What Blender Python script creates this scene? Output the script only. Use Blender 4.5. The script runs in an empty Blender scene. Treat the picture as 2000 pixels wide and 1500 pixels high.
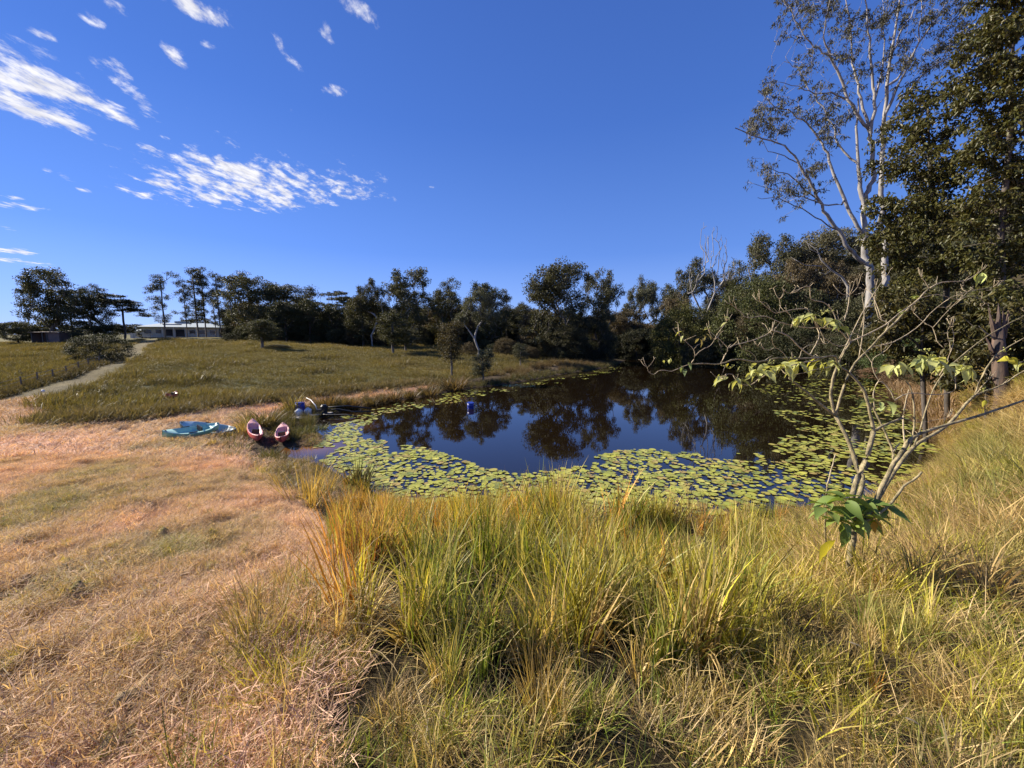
import bpy, math, random
import numpy as np
from math import radians, sin, cos, pi
C = bpy.context.scene.collection
sc = bpy.context.scene
rng = np.random.default_rng(7)
random.seed(7)

# ------------------------------------------------------------------ camera
PITCH = radians(6.5); CZ = 4.6; F = 760.0
SP, CP = sin(PITCH), cos(PITCH)
cam = bpy.data.cameras.new('camera'); cam_o = bpy.data.objects.new('camera', cam); C.objects.link(cam_o)
cam.sensor_width = 36; cam.lens = 36*F/2000; cam.clip_start = 0.05; cam.clip_end = 6000
cam_o.location = (0, 0, CZ); cam_o.rotation_euler = (pi/2-PITCH, 0, 0)
sc.camera = cam_o

# ------------------------------------------------------------------ light and sky
SUN_EL, SUN_AZ = radians(30), radians(-69)      # azimuth measured from the view direction (+Y), negative = left
w = bpy.data.worlds.new("World"); sc.world = w; w.use_nodes = True
wn = w.node_tree; N = wn.nodes; Lk = wn.links
bg = N['Background']
sky = N.new('ShaderNodeTexSky'); sky.sky_type = 'NISHITA'; sky.sun_disc = False
sky.sun_elevation = SUN_EL; sky.sun_rotation = SUN_AZ
sky.altitude = 400; sky.air_density = 1.0; sky.dust_density = 0.0; sky.ozone_density = 4.0
bg.inputs[1].default_value = 0.085
def vdir(px, py):
    u = (px-1000)/F; v = (py-750)/F
    return np.array([u, CP-v*SP, -(v*CP+SP)])
def sky_q(px, py):
    d = vdir(px, py); return d[:2]/d[2]
# clouds: a thin high layer; coordinates are the view direction projected on a flat layer overhead
clouds = [  # centre px, half axis a (px), half axis b (px), strength
 ((60,150),(150,66),(-18,44),1.05),((170,205),(95,40),(-10,26),.9),((70,215),(125,46),(-8,22),1.0),((15,105),(60,30),(-15,30),.9),((-150,120),(160,80),(-20,90),1.0),
 ((480,362),(190,24),(-14,46),1.0),((625,365),(115,22),(-8,26),.85),((330,345),(60,12),(-5,20),.7),((300,382),(70,14),(-4,14),.75),((395,385),(120,18),(-6,20),.6),
 ((395,20),(72,34),(-14,22),.95),((182,40),(32,24),(-8,12),.75),((215,135),(40,34),(-10,16),.75),((340,108),(28,22),(-8,14),.7),((560,100),(34,36),(-8,11),.75),
 ((630,58),(26,26),(-12,14),.7),((282,205),(42,26),(-8,20),.8),((225,15),(30,24),(-6,10),.6),((70,62),(34,16),(-6,10),.6),((402,88),(26,14),(-6,10),.65),((720,30),(60,44),(-20,14),.42),
 ((30,402),(62,9),(-3,7),.95),((25,385),(30,6),(-2,5),.7),((30,491),(50,5),(-2,6),1.0),((30,510),(75,9),(-2,5),.9),((743,346),(18,10),(-4,9),.75),((705,352),(26,8),(-4,6),.7),
 ((750,385),(22,9),(-4,9),.6),((838,363),(14,4),(-2,4),.6),((90,334),(18,7),(-3,5),.75),((130,352),(20,12),(-4,6),.55),((165,371),(20,6),(-2,4),.7),((662,180),(28,10),(-5,10),.5),
 ((575,215),(36,12),(-6,10),.45),((15,448),(20,7),(-3,4),.6),((355,205),(16,14),(-4,8),.6),((160,322),(16,8),(-3,5),.5),((800,388),(14,4),(-2,4),.5),((688,305),(12,4),(-2,4),.6),
 ((-260,330),(160,20),(-10,40),.9),((500,-160),(180,80),(-40,40),.9)]
tc = N.new('ShaderNodeTexCoord')
sep = N.new('ShaderNodeSeparateXYZ'); Lk.new(tc.outputs['Generated'], sep.inputs[0])
def wmath(op, a, b=None, c=None, clamp=False):
    n = N.new('ShaderNodeMath'); n.operation = op; n.use_clamp = clamp
    for i, x in enumerate((a, b, c)):
        if x is None: continue
        if isinstance(x, (int, float)): n.inputs[i].default_value = x
        else: Lk.new(x, n.inputs[i])
    return n.outputs[0]
zc = wmath('MAXIMUM', sep.outputs[2], 0.012)
qx = wmath('DIVIDE', sep.outputs[0], zc); qy = wmath('DIVIDE', sep.outputs[1], zc)
comb = N.new('ShaderNodeCombineXYZ'); Lk.new(qx, comb.inputs[0]); Lk.new(qy, comb.inputs[1])
def wnoise(vec, scale, detail, rough=.55, dist=0.0):
    n = N.new('ShaderNodeTexNoise'); n.inputs['Scale'].default_value = scale; n.inputs['Detail'].default_value = detail
    n.inputs['Roughness'].default_value = rough; n.inputs['Distortion'].default_value = dist
    Lk.new(vec, n.inputs['Vector']); return n.outputs[0]
# noise frame that follows the wind streaks
q0 = sky_q(480, 362); qa = sky_q(520, 380)-q0; ang = math.atan2(qa[1], qa[0])
mp = N.new('ShaderNodeMapping'); mp.vector_type = 'POINT'; mp.inputs['Rotation'].default_value = (0, 0, .38); iso = N.new('ShaderNodeMapping'); iso.inputs['Scale'].default_value = (1, .5, 1); Lk.new(comb.outputs[0], iso.inputs[0]); Lk.new(iso.outputs[0], mp.inputs[0])
mp2 = N.new('ShaderNodeMapping'); mp2.inputs['Scale'].default_value = (0.9, 1.2, 1); Lk.new(mp.outputs[0], mp2.inputs[0])
mp3 = N.new('ShaderNodeMapping'); mp3.inputs['Scale'].default_value = (1, 1, 1); Lk.new(mp.outputs[0], mp3.inputs[0])
n1 = wnoise(mp2.outputs[0], 7.0, 10, .66, .2)
n2 = wnoise(mp3.outputs[0], 17.0, 5, .6, .1)
mask = None
for (c, a, b, s) in clouds:
    q = sky_q(*c); A = np.column_stack([sky_q(c[0]+a[0], c[1]+a[1])-q, sky_q(c[0]+b[0], c[1]+b[1])-q])
    M = np.linalg.inv(A)
    u = wmath('MULTIPLY_ADD', qx, float(M[0,0]), wmath('MULTIPLY_ADD', qy, float(M[0,1]), float(-M[0]@q)))
    v = wmath('MULTIPLY_ADD', qx, float(M[1,0]), wmath('MULTIPLY_ADD', qy, float(M[1,1]), float(-M[1]@q)))
    r2 = wmath('MULTIPLY_ADD', u, u, wmath('MULTIPLY', v, v))
    m = wmath('MULTIPLY_ADD', r2, -0.62*s, s)
    mask = m if mask is None else wmath('MAXIMUM', mask, m)
mask = wmath('MAXIMUM', mask, -1.0)
d = wmath('MULTIPLY_ADD', n1, 3.4, wmath('MULTIPLY_ADD', n2, 1.3, wmath('MULTIPLY_ADD', mask, 1.05, -2.86)))
mr = N.new('ShaderNodeMapRange'); mr.interpolation_type = 'SMOOTHSTEP'; mr.inputs['From Min'].default_value = -0.02; mr.inputs['From Max'].default_value = 0.78
Lk.new(d, mr.inputs['Value'])
up = N.new('ShaderNodeMapRange'); up.inputs['From Min'].default_value = 0.0; up.inputs['From Max'].default_value = 0.03; Lk.new(sep.outputs[2], up.inputs['Value'])
alpha = wmath('MULTIPLY', wmath('MULTIPLY', mr.outputs[0], up.outputs[0]), 0.93)
sat = N.new('ShaderNodeMix'); sat.data_type = 'RGBA'; sat.blend_type = 'MULTIPLY'; sat.inputs['Factor'].default_value = 1
SKY_TINT = (0.42, 0.58, 1.75, 1); SKY_MID = (.45, .56, 1.5, 1); SKY_LOW = (.34, .40, .95, 1)
Lk.new(sky.outputs[0], sat.inputs['A'])
cr = N.new('ShaderNodeValToRGB'); cr.color_ramp.interpolation = 'B_SPLINE'; Lk.new(wmath('MAXIMUM', sep.outputs[2], 0.0), cr.inputs[0])
el = cr.color_ramp.elements; el[0].position = 0.0; el[0].color = SKY_LOW; el[1].position = .45; el[1].color = SKY_TINT
e_ = el.new(.16); e_.color = SKY_MID
Lk.new(cr.outputs[0], sat.inputs['B'])
shade = N.new('ShaderNodeMapRange'); shade.inputs['From Min'].default_value = .35; shade.inputs['From Max'].default_value = .7
shade.inputs['To Min'].default_value = 4.4; shade.inputs['To Max'].default_value = 6.6; Lk.new(n2, shade.inputs['Value'])
ccol = N.new('ShaderNodeVectorMath'); ccol.operation = 'SCALE'; ccol.inputs[0].default_value = (1.0, .99, 1.03); Lk.new(shade.outputs[0], ccol.inputs['Scale'])
mx = N.new('ShaderNodeMix'); mx.data_type = 'RGBA'; Lk.new(alpha, mx.inputs['Factor'])
gr = N.new('ShaderNodeValToRGB'); Lk.new(wmath('MAXIMUM', sep.outputs[2], 0.0), gr.inputs[0]); ge = gr.color_ramp.elements
ge[0].position = 0; ge[0].color = (.26, .38, .61, 1); ge[1].position = .75; ge[1].color = (.030, .078, .285, 1)
for p_, c_ in ((.2, (.088, .188, .475, 1)), (.45, (.044, .115, .375, 1))): e_ = ge.new(p_); e_.color = c_
g10 = N.new('ShaderNodeVectorMath'); g10.operation = 'SCALE'; g10.inputs['Scale'].default_value = 10; Lk.new(gr.outputs[0], g10.inputs[0])
m5 = N.new('ShaderNodeMix'); m5.data_type = 'RGBA'; m5.inputs['Factor'].default_value = .6; Lk.new(sat.outputs['Result'], m5.inputs['A']); Lk.new(g10.outputs[0], m5.inputs['B'])
Lk.new(m5.outputs['Result'], mx.inputs['A']); Lk.new(ccol.outputs[0], mx.inputs['B'])
Lk.new(mx.outputs['Result'], bg.inputs[0])
sun = bpy.data.lights.new('sun', 'SUN'); sun.energy = 5.0; sun.angle = radians(0.53); sun.color = (1.0, .90, .76)
sun_o = bpy.data.objects.new('sun', sun); C.objects.link(sun_o); sun_o.rotation_euler = (pi/2-SUN_EL, 0, -SUN_AZ + pi)
sd = np.array([sin(SUN_AZ)*cos(SUN_EL), cos(SUN_AZ)*cos(SUN_EL), sin(SUN_EL)])
from mathutils import Vector
sun_o.rotation_euler = Vector(sd).to_track_quat('Z', 'Y').to_euler()
sc.view_settings.view_transform = 'Standard'; sc.view_settings.look = 'None'; sc.view_settings.exposure = 1.03; sc.view_settings.gamma = 1
sc.view_settings.use_curve_mapping = False
sc.cycles.use_denoising = True; sc.cycles.max_bounces = 5; sc.cycles.diffuse_bounces = 2; sc.cycles.glossy_bounces = 3
sc.cycles.transmission_bounces = 4; sc.cycles.transparent_max_bounces = 6; sc.cycles.caustics_reflective = False; sc.cycles.caustics_refractive = False

# ------------------------------------------------------------------ helpers
def ray(px, py, t):
    d = vdir(px, py); return np.array([d[0]*t, d[1]*t, CZ+d[2]*t])
def onz(px, py, z=0.0):
    d = vdir(px, py); t = (z-CZ)/d[2]; return np.array([d[0]*t, d[1]*t, z])
def project(P):
    P = np.asarray(P, float); x, y, z = P[..., 0], P[..., 1], P[..., 2]-CZ
    dep = y*CP - z*SP; v = -(z*CP + y*SP)
    dd = np.where(dep > .05, dep, .05)
    return 1000+F*x/dd, 750+F*v/dd, dep
def inpoly(x, y, poly):
    x = np.asarray(x); y = np.asarray(y); ins = np.zeros(x.shape, bool); n = len(poly); j = n-1
    for i in range(n):
        xi, yi = poly[i]; xj, yj = poly[j]
        if yi != yj:
            ins ^= ((yi > y) != (yj > y)) & (x < (xj-xi)*(y-yi)/(yj-yi)+xi)
        j = i
    return ins
def segdist(x, y, poly, closed=True):
    best = np.full(np.shape(x), 1e9); n = len(poly)
    for i in range(n if closed else n-1):
        a = np.array(poly[i][:2]); b = np.array(poly[(i+1) % n][:2]); ab = b-a
        t = np.clip(((x-a[0])*ab[0]+(y-a[1])*ab[1])/(ab@ab+1e-9), 0, 1)
        best = np.minimum(best, np.hypot(x-a[0]-t*ab[0], y-a[1]-t*ab[1]))
    return best
_perm = np.random.default_rng(3).random((256, 256))
def vnoise(x, y):
    xi = np.floor(x).astype(int); yi = np.floor(y).astype(int); fx = x-xi; fy = y-yi
    fx = fx*fx*(3-2*fx); fy = fy*fy*(3-2*fy)
    g = lambda a, b: _perm[a & 255, b & 255]
    return (g(xi, yi)*(1-fx)+g(xi+1, yi)*fx)*(1-fy)+(g(xi, yi+1)*(1-fx)+g(xi+1, yi+1)*fx)*fy
def fbm(x, y, sc_, octv=4):
    s = 0; a = 1; tot = 0
    for k in range(octv):
        s = s+a*vnoise(x/sc_*2**k+17.3*k, y/sc_*2**k+9.1*k); tot += a; a *= .5
    return s/tot
def sstep(a, b, x):
    t = np.clip((x-a)/(b-a), 0, 1); return t*t*(3-2*t)
def mesh(name, V, Fc, mats=None, smooth=False, attrs=None):
    me = bpy.data.meshes.new(name)
    V = np.asarray(V, np.float32)
    if isinstance(Fc, np.ndarray):
        n, k = Fc.shape; me.vertices.add(len(V)); me.vertices.foreach_set('co', V.ravel())
        me.loops.add(n*k); me.loops.foreach_set('vertex_index', Fc.astype(np.int32).ravel())
        me.polygons.add(n); me.polygons.foreach_set('loop_start', np.arange(0, n*k, k, dtype=np.int32))
        me.update(calc_edges=True)
    else:
        me.from_pydata([tuple(map(float, v)) for v in V], [], Fc)
        me.update()
    for m in (mats or []): me.materials.append(m)
    if smooth: me.polygons.foreach_set('use_smooth', [True]*len(me.polygons))
    for k, (typ, arr) in (attrs or {}).items():
        a = me.attributes.new(k, typ, 'POINT')
        a.data.foreach_set('color' if typ == 'FLOAT_COLOR' else ('vector' if typ == 'FLOAT_VECTOR' else 'value'), np.asarray(arr, np.float32 if typ != 'INT' else np.int32).ravel())
    return me
def ob(name, me, parent=None, loc=None, rot=None, scale=None, tint=None):
    o = bpy.data.objects.new(name, me); C.objects.link(o)
    if parent: o.parent = parent
    if loc is not None: o.location = tuple(map(float, loc))
    if rot is not None: o.rotation_euler = rot
    if scale is not None: o.scale = scale if hasattr(scale, '__len__') else (scale,)*3
    if tint is not None: o['tint'] = [float(c) for c in tint][:3]
    return o
def tag(o, label=None, cat=None, group=None, kind=None):
    if label: o['label'] = label
    if cat: o['category'] = cat
    if group: o['group'] = group
    if kind: o['kind'] = kind
    return o
class MB:
    def __init__(s): s.V = []; s.F = []
    def add(s, V, Fs):
        k = len(s.V); s.V += [tuple(map(float, v)) for v in V]; s.F += [tuple(int(i)+k for i in f) for f in Fs]; return s
    def box(s, c, d, rz=0, taper=1.0):
        x, y, z = c; a, b, h = d[0]/2, d[1]/2, d[2]/2; cr, sr = cos(rz), sin(rz); V = []
        for k, zz in enumerate((-h, h)):
            f = 1 if k == 0 else taper
            for (u, v) in ((-a, -b), (a, -b), (a, b), (-a, b)):
                u2, v2 = u*f, v*f; V.append((x+u2*cr-v2*sr, y+u2*sr+v2*cr, z+zz))
        return s.add(V, [(3,2,1,0),(4,5,6,7),(0,1,5,4),(1,2,6,5),(2,3,7,6),(3,0,4,7)])
    def tube(s, pts, rad, n=8, cap=True):
        P = np.asarray(pts, float); m = len(P); R = np.broadcast_to(np.asarray(rad, float), (m,))
        V = []; T = np.gradient(P, axis=0); ref = np.array([0.13, .21, 1.0])
        for i in range(m):
            t = T[i]/(np.linalg.norm(T[i])+1e-9)
            r_ = ref if abs(t@ref/np.linalg.norm(ref)) < .95 else np.array([1., .1, 0])
            a = np.cross(t, r_); a /= np.linalg.norm(a); b = np.cross(t, a)
            for k in range(n):
                q = 2*pi*k/n; V.append(P[i]+R[i]*(a*cos(q)+b*sin(q)))
        Fs = [(i*n+k, i*n+(k+1) % n, (i+1)*n+(k+1) % n, (i+1)*n+k) for i in range(m-1) for k in range(n)]
        if cap: Fs += [tuple(range(n-1, -1, -1)), tuple((m-1)*n+k for k in range(n))]
        return s.add(V, Fs)
    def lathe(s, prof, n=16, c=(0,0,0)):
        V = []
        for (r, z) in prof:
            for k in range(n): V.append((c[0]+r*cos(2*pi*k/n), c[1]+r*sin(2*pi*k/n), c[2]+z))
        m = len(prof)
        Fs = [(i*n+k, i*n+(k+1) % n, (i+1)*n+(k+1) % n, (i+1)*n+k) for i in range(m-1) for k in range(n)]
        Fs += [tuple(range(n-1, -1, -1)), tuple((m-1)*n+k for k in range(n))]
        return s.add(V, Fs)
    def me(s, name, mat, smooth=False):
        return mesh(name, s.V, s.F, [mat], smooth)
    def build(s, name, mat, parent=None, smooth=False, **k):
        return ob(name, s.me(name, mat, smooth), parent, **k)

# ------------------------------------------------------------------ materials
def newmat(name):
    m = bpy.data.materials.new(name); m.use_nodes = True; nt = m.node_tree
    for n in list(nt.nodes): nt.nodes.remove(n)
    out = nt.nodes.new('ShaderNodeOutputMaterial'); return m, nt, out
def nd(nt, typ, **kw):
    n = nt.nodes.new(typ)
    for k, v in kw.items():
        if k in n.inputs: n.inputs[k].default_value = v
        else: setattr(n, k, v)
    return n
def lk(nt, a, b): nt.links.new(a, b)
def mixc(nt, f, a, b, blend='MIX'):
    n = nt.nodes.new('ShaderNodeMix'); n.data_type = 'RGBA'; n.blend_type = blend
    for s_, x in (('Factor', f), ('A', a), ('B', b)):
        if isinstance(x, (int, float)): n.inputs[s_].default_value = x
        elif isinstance(x, tuple): n.inputs[s_].default_value = (*x, 1) if len(x) == 3 else x
        else: lk(nt, x, n.inputs[s_])
    return n.outputs['Result']
def mth(nt, op, a, b=None, c=None, clamp=False):
    n = nt.nodes.new('ShaderNodeMath'); n.operation = op; n.use_clamp = clamp
    for i, x in enumerate((a, b, c)):
        if x is None: continue
        if isinstance(x, (int, float)): n.inputs[i].default_value = x
        else: lk(nt, x, n.inputs[i])
    return n.outputs[0]
def noise(nt, scale, detail=4, rough=.6, vec=None, out='Fac'):
    n = nd(nt, 'ShaderNodeTexNoise', Scale=scale, Detail=detail, Roughness=rough)
    if vec is not None: lk(nt, vec, n.inputs['Vector'])
    return n.outputs[out]
def plain(name, col, rough=.6, var=.25, scale=8, bump=.1, metal=0, spec=.5):
    m, nt, out = newmat(name); p = nd(nt, 'ShaderNodeBsdfPrincipled'); co = nd(nt, 'ShaderNodeTexCoord').outputs['Object']
    nz = noise(nt, scale, 6, .65, co)
    f = mth(nt, 'MULTIPLY_ADD', nz, 2*var, 1-var)
    v = nd(nt, 'ShaderNodeVectorMath', operation='SCALE'); v.inputs[0].default_value = col; lk(nt, f, v.inputs['Scale'])
    lk(nt, v.outputs[0], p.inputs['Base Color']); p.inputs['Roughness'].default_value = rough; p.inputs['Metallic'].default_value = metal
    p.inputs['Specular IOR Level'].default_value = spec
    b = nd(nt, 'ShaderNodeBump', Strength=bump, Distance=.05); lk(nt, nz, b.inputs['Height']); lk(nt, b.outputs[0], p.inputs['Normal'])
    lk(nt, p.outputs[0], out.inputs[0]); return m
def leafmat(name, dead=(.42,.31,.15), deadness=.5, transl=.35, rough=.55, var=.35):
    """thin plant tissue: colour = instancer 'tint' mixed towards the dead colour along the blade and per blade"""
    m, nt, out = newmat(name)
    at = nd(nt, 'ShaderNodeAttribute', attribute_type='INSTANCER', attribute_name='tint')
    h = nd(nt, 'ShaderNodeAttribute', attribute_type='GEOMETRY', attribute_name='h').outputs['Fac']
    rv = nd(nt, 'ShaderNodeAttribute', attribute_type='GEOMETRY', attribute_name='rv').outputs['Fac']
    oi = nd(nt, 'ShaderNodeObjectInfo').outputs['Random']
    f = mth(nt, 'MULTIPLY', mth(nt, 'ADD', mth(nt, 'MULTIPLY', mth(nt, 'POWER', rv, 1.6), 1.3), mth(nt, 'MULTIPLY', h, .45)), deadness, clamp=True)
    c = mixc(nt, f, at.outputs['Color'], dead)
    k = mth(nt, 'MULTIPLY_ADD', mth(nt, 'FRACT', mth(nt, 'MULTIPLY', mth(nt, 'ADD', rv, oi), 7.31)), 2*var, 1-var)
    v = nd(nt, 'ShaderNodeVectorMath', operation='SCALE'); lk(nt, c, v.inputs[0]); lk(nt, k, v.inputs['Scale'])
    p = nd(nt, 'ShaderNodeBsdfPrincipled', Roughness=rough); p.inputs['Specular IOR Level'].default_value = .22
    lk(nt, v.outputs[0], p.inputs['Base Color'])
    tr = nd(nt, 'ShaderNodeBsdfTranslucent'); tc_ = mixc(nt, 1.0, v.outputs[0], (1.25, 1.15, .55), 'MULTIPLY'); lk(nt, tc_, tr.inputs[0])
    ms = nd(nt, 'ShaderNodeMixShader'); ms.inputs[0].default_value = transl
    lk(nt, p.outputs[0], ms.inputs[1]); lk(nt, tr.outputs[0], ms.inputs[2]); lk(nt, ms.outputs[0], out.inputs[0])
    return m
M_grass = leafmat('grass_blades', (.62,.46,.20), .42, .34, .45, .6)
M_straw = leafmat('mown_straw', (.74,.48,.33), .5, .3, .7, .35)
M_reed = leafmat('reed_blades', (.22,.16,.08), .5, .3)
M_tree = leafmat('tree_leaves', (.09,.075,.035), .35, .22, .6, .4)
M_broad = leafmat('broad_leaves', (.16,.12,.04), .3, .25, .38, .35)
M_pale = leafmat('pale_leaf', (.40,.42,.20), .25, .4, .55, .12)
def barkmat(name, a, b, scale=3, stretch=.25):
    m, nt, out = newmat(name); co = nd(nt, 'ShaderNodeTexCoord').outputs['Object']
    mp_ = nd(nt, 'ShaderNodeMapping'); mp_.inputs['Scale'].default_value = (1, 1, stretch); lk(nt, co, mp_.inputs[0])
    nz = noise(nt, scale, 7, .65, mp_.outputs[0]); r = nd(nt, 'ShaderNodeMapRange'); r.inputs['From Min'].default_value = .36; r.inputs['From Max'].default_value = .62; lk(nt, nz, r.inputs['Value'])
    c = mixc(nt, r.outputs[0], a, b); p = nd(nt, 'ShaderNodeBsdfPrincipled', Roughness=.8); lk(nt, c, p.inputs['Base Color'])
    bm_ = nd(nt, 'ShaderNodeBump', Strength=.4, Distance=.03); lk(nt, noise(nt, scale*5, 5, .7, mp_.outputs[0]), bm_.inputs['Height']); lk(nt, bm_.outputs[0], p.inputs['Normal'])
    lk(nt, p.outputs[0], out.inputs[0]); return m
M_bark_white = barkmat('pale_bark', (.14,.128,.115), (.35,.33,.30), 1.6, .3)
M_bark_grey = barkmat('grey_bark', (.10,.085,.07), (.24,.215,.185), 2.5)
M_bark_dark = barkmat('dark_bark', (.035,.028,.022), (.10,.08,.06), 4)
M_bark_green = barkmat('lichen_bark', (.10,.085,.035), (.38,.31,.17), 26, .6)
M_twig = barkmat('pale_twig', (.30,.23,.13), (.50,.42,.27), 30, .6)
M_stump = barkmat('broken_wood', (.022,.018,.016), (.14,.09,.06), 6, .15)

# ------------------------------------------------------------------ terrain
SHORE_PX = [(1262,688),(1225,702),(1200,716),(1150,724),(1100,731),(1050,741),(1000,750),(900,762),(800,780),(720,792),(660,806),(625,818),(612,838),(632,852),(610,872),(560,872),(545,884),(575,896),(640,914),(690,945),(760,975),(860,998),(1000,1010),(1200,1016),(1400,1010),(1560,990),(1700,965),(1800,938),(1838,908),(1846,880),(1822,835),(1800,800),(1768,770),(1742,752),(1715,730),(1650,714),(1541,705),(1480,700),(1400,697),(1320,694),(1290,688)]
SHORE = [onz(*p) for p in SHORE_PX]
SH2 = [(p[0], p[1]) for p in SHORE]
ctl = [(0,1.5,2.9),(0,3,2.35),(0,4.5,1.65),(0,6,1.05),(0,8,.45),(2,1.5,2.9),(2.5,3.1,2.42),(-1,1.6,2.92),(-2.2,2.4,2.78),(0,0,3.0),(0,-3,3.1),(0,-10,3.0),(-4,-5,3.0),(5,-5,3.3),(-10,-5,2.9),(10,-5,3.8),(-30,-12,2.4),(30,-12,7),(0,-60,3),(-90,0,2.2),(90,5,16),(0,-250,3),(-250,0,4),(250,0,26)]
ctlp = [(620,1050,5.1),(480,900,12),(0,1000,6.1),(0,1200,2.85),(0,900,10.4),(0,830,16),(300,1000,5.9),(300,1200,2.85),(300,900,10.8),(370,858,16.1),(420,865,15.9),(540,862,17.2),(100,825,16.6),(400,792,22.9),(550,775,27.4),(700,765,30.9),(850,750,35.8),(640,790,26.6),
 (550,750,31.8),(550,720,40.5),(550,700,48),(550,685,57),(550,672,76),(550,664,105),(200,800,20.5),(200,770,24.5),(200,740,30),(200,715,37),(200,695,48.5),(200,680,65),(250,670,81),(330,658,118),(400,658,118),(0,740,31),(0,715,40),(0,695,53),(0,680,69),(0,670,105),
 (750,740,37),(750,710,49),(750,690,66),(750,675,86),(900,735,43.8),(900,710,57.5),(900,695,68),(900,680,83),(1050,720,56.8),(1050,700,75),(1050,685,93),(1190,700,90),(1250,683,128),(500,655,170),(900,660,170),(1100,670,160),(1250,668,180),(1400,640,140),(1550,600,115),(1700,560,92),(1900,500,76),(0,655,200),(1600,690,62),(1700,700,60),
 (1850,840,17.8),(1850,800,19),(1850,760,20.6),(1850,730,23),(1950,780,14),(1950,850,11),(1900,950,7.5),(1950,1050,5),(1990,1200,3),(1850,925,12.8),(1700,1010,9.2),(1660,1150,3.46),(1600,1050,7),(1300,1050,7.6),(1300,1150,4.87),(2400,700,18),(2600,900,8),(-600,1000,6.5),(-600,800,22),(-600,700,60),(1400,680,112)]
CT = np.array([list(c) for c in ctl]+[list(ray(*c)) for c in ctlp]+[list(p) for p in SHORE])
def warp(x, y):
    r = np.hypot(x, y)+1e-6; k = np.log(1+r/3)/r; return x*k, y*k
def _tps():
    a, b = warp(CT[:, 0], CT[:, 1]); n = len(CT); K = np.hypot(a[:, None]-a, b[:, None]-b); K = np.where(K > 0, K**2*np.log(K+1e-12), 0)+np.eye(n)*.004
    P = np.column_stack([np.ones(n), a, b]); A = np.zeros((n+3, n+3)); A[:n, :n] = K; A[:n, n:] = P; A[n:, :n] = P.T
    return a, b, np.linalg.solve(A, np.concatenate([CT[:, 2], [0, 0, 0]]))
TA, TB, TW = _tps()
def height(x, y, detail=True):
    x = np.atleast_1d(np.asarray(x, float)); y = np.atleast_1d(np.asarray(y, float)); out = np.empty(x.shape)
    for s in range(0, x.size, 40000):
        xs, ys = x.flat[s:s+40000], y.flat[s:s+40000]; a, b = warp(xs, ys)
        K = np.hypot(a[:, None]-TA, b[:, None]-TB); K = K**2*np.log(K+1e-12)
        z = K@TW[:-3]+TW[-3]+a*TW[-2]+b*TW[-1]
        dd = segdist(xs, ys, SH2); ins = inpoly(xs, ys, SH2)
        zo = np.maximum(z, .04); k = sstep(0, 1.6, dd); z = np.where(ins, -np.minimum(.02+dd*.35, 1.2), (.02+.12*dd)*(1-k)+zo*k)
        if detail:
            r = np.hypot(xs, ys)
            z = z+np.where(ins, 0, k*((fbm(xs, ys, 3.0, 3)-.5)*.22 + (fbm(xs+50, ys, .5, 3)-.5)*.10*np.clip(1.3-r/30, 0, 1)+(fbm(xs+90, ys, 9.0, 2)-.5)*.6*sstep(20, 60, r)))
            qx_, qy_, _q = project(np.column_stack([xs, ys, z])); mw = sstep(640, 520, qx_+np.where(qy_ > 1100, (1100-qy_)*.05, 0))*(ys > -1)*(r < 26)
            u_, v_ = xs+.33*ys, ys-.33*xs; f1 = fbm(u_*2.4, v_*1.0, .8, 3); f2 = fbm(u_*1.5+40, v_*1.0, .24, 3)
            z = z+np.where(ins, 0, k*mw*((np.abs(f1-.5)*-.5+.05)+(f2-.5)*.36))
        out.flat[s:s+40000] = z
    return out
def ground(px, t):
    """point on the ground seen in column px at depth t"""
    x = (px-1000)/F*t; y = t*CP
    for _ in range(3):
        z = float(height(x, y)[0]); y = (t + (z-CZ)*SP)/CP
    return np.array([x, y, z])
MOWN = [(-4000,900),(-600,815),(0,786),(60,776),(92,770),(80,790),(88,812),(112,828),(160,822),(400,795),(550,776),(700,764),(850,748),(862,757),(760,775),(640,786),(565,800),(520,830),(470,870),(490,905),(555,965),(620,1040),(650,1110),(668,1200),(640,1330),(560,1480),(500,4000),(-9000,4000)]
TRACK = [(-60,800),(0,786),(90,765),(160,742),(215,712),(250,692),(280,674),(300,664)]
BANK = [(520,830),(565,797),(640,784),(760,772),(862,752),(980,728),(1060,712),(1190,706),(1270,680),(1300,720),(1000,800),(600,900),(540,980),(470,870)]
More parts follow.
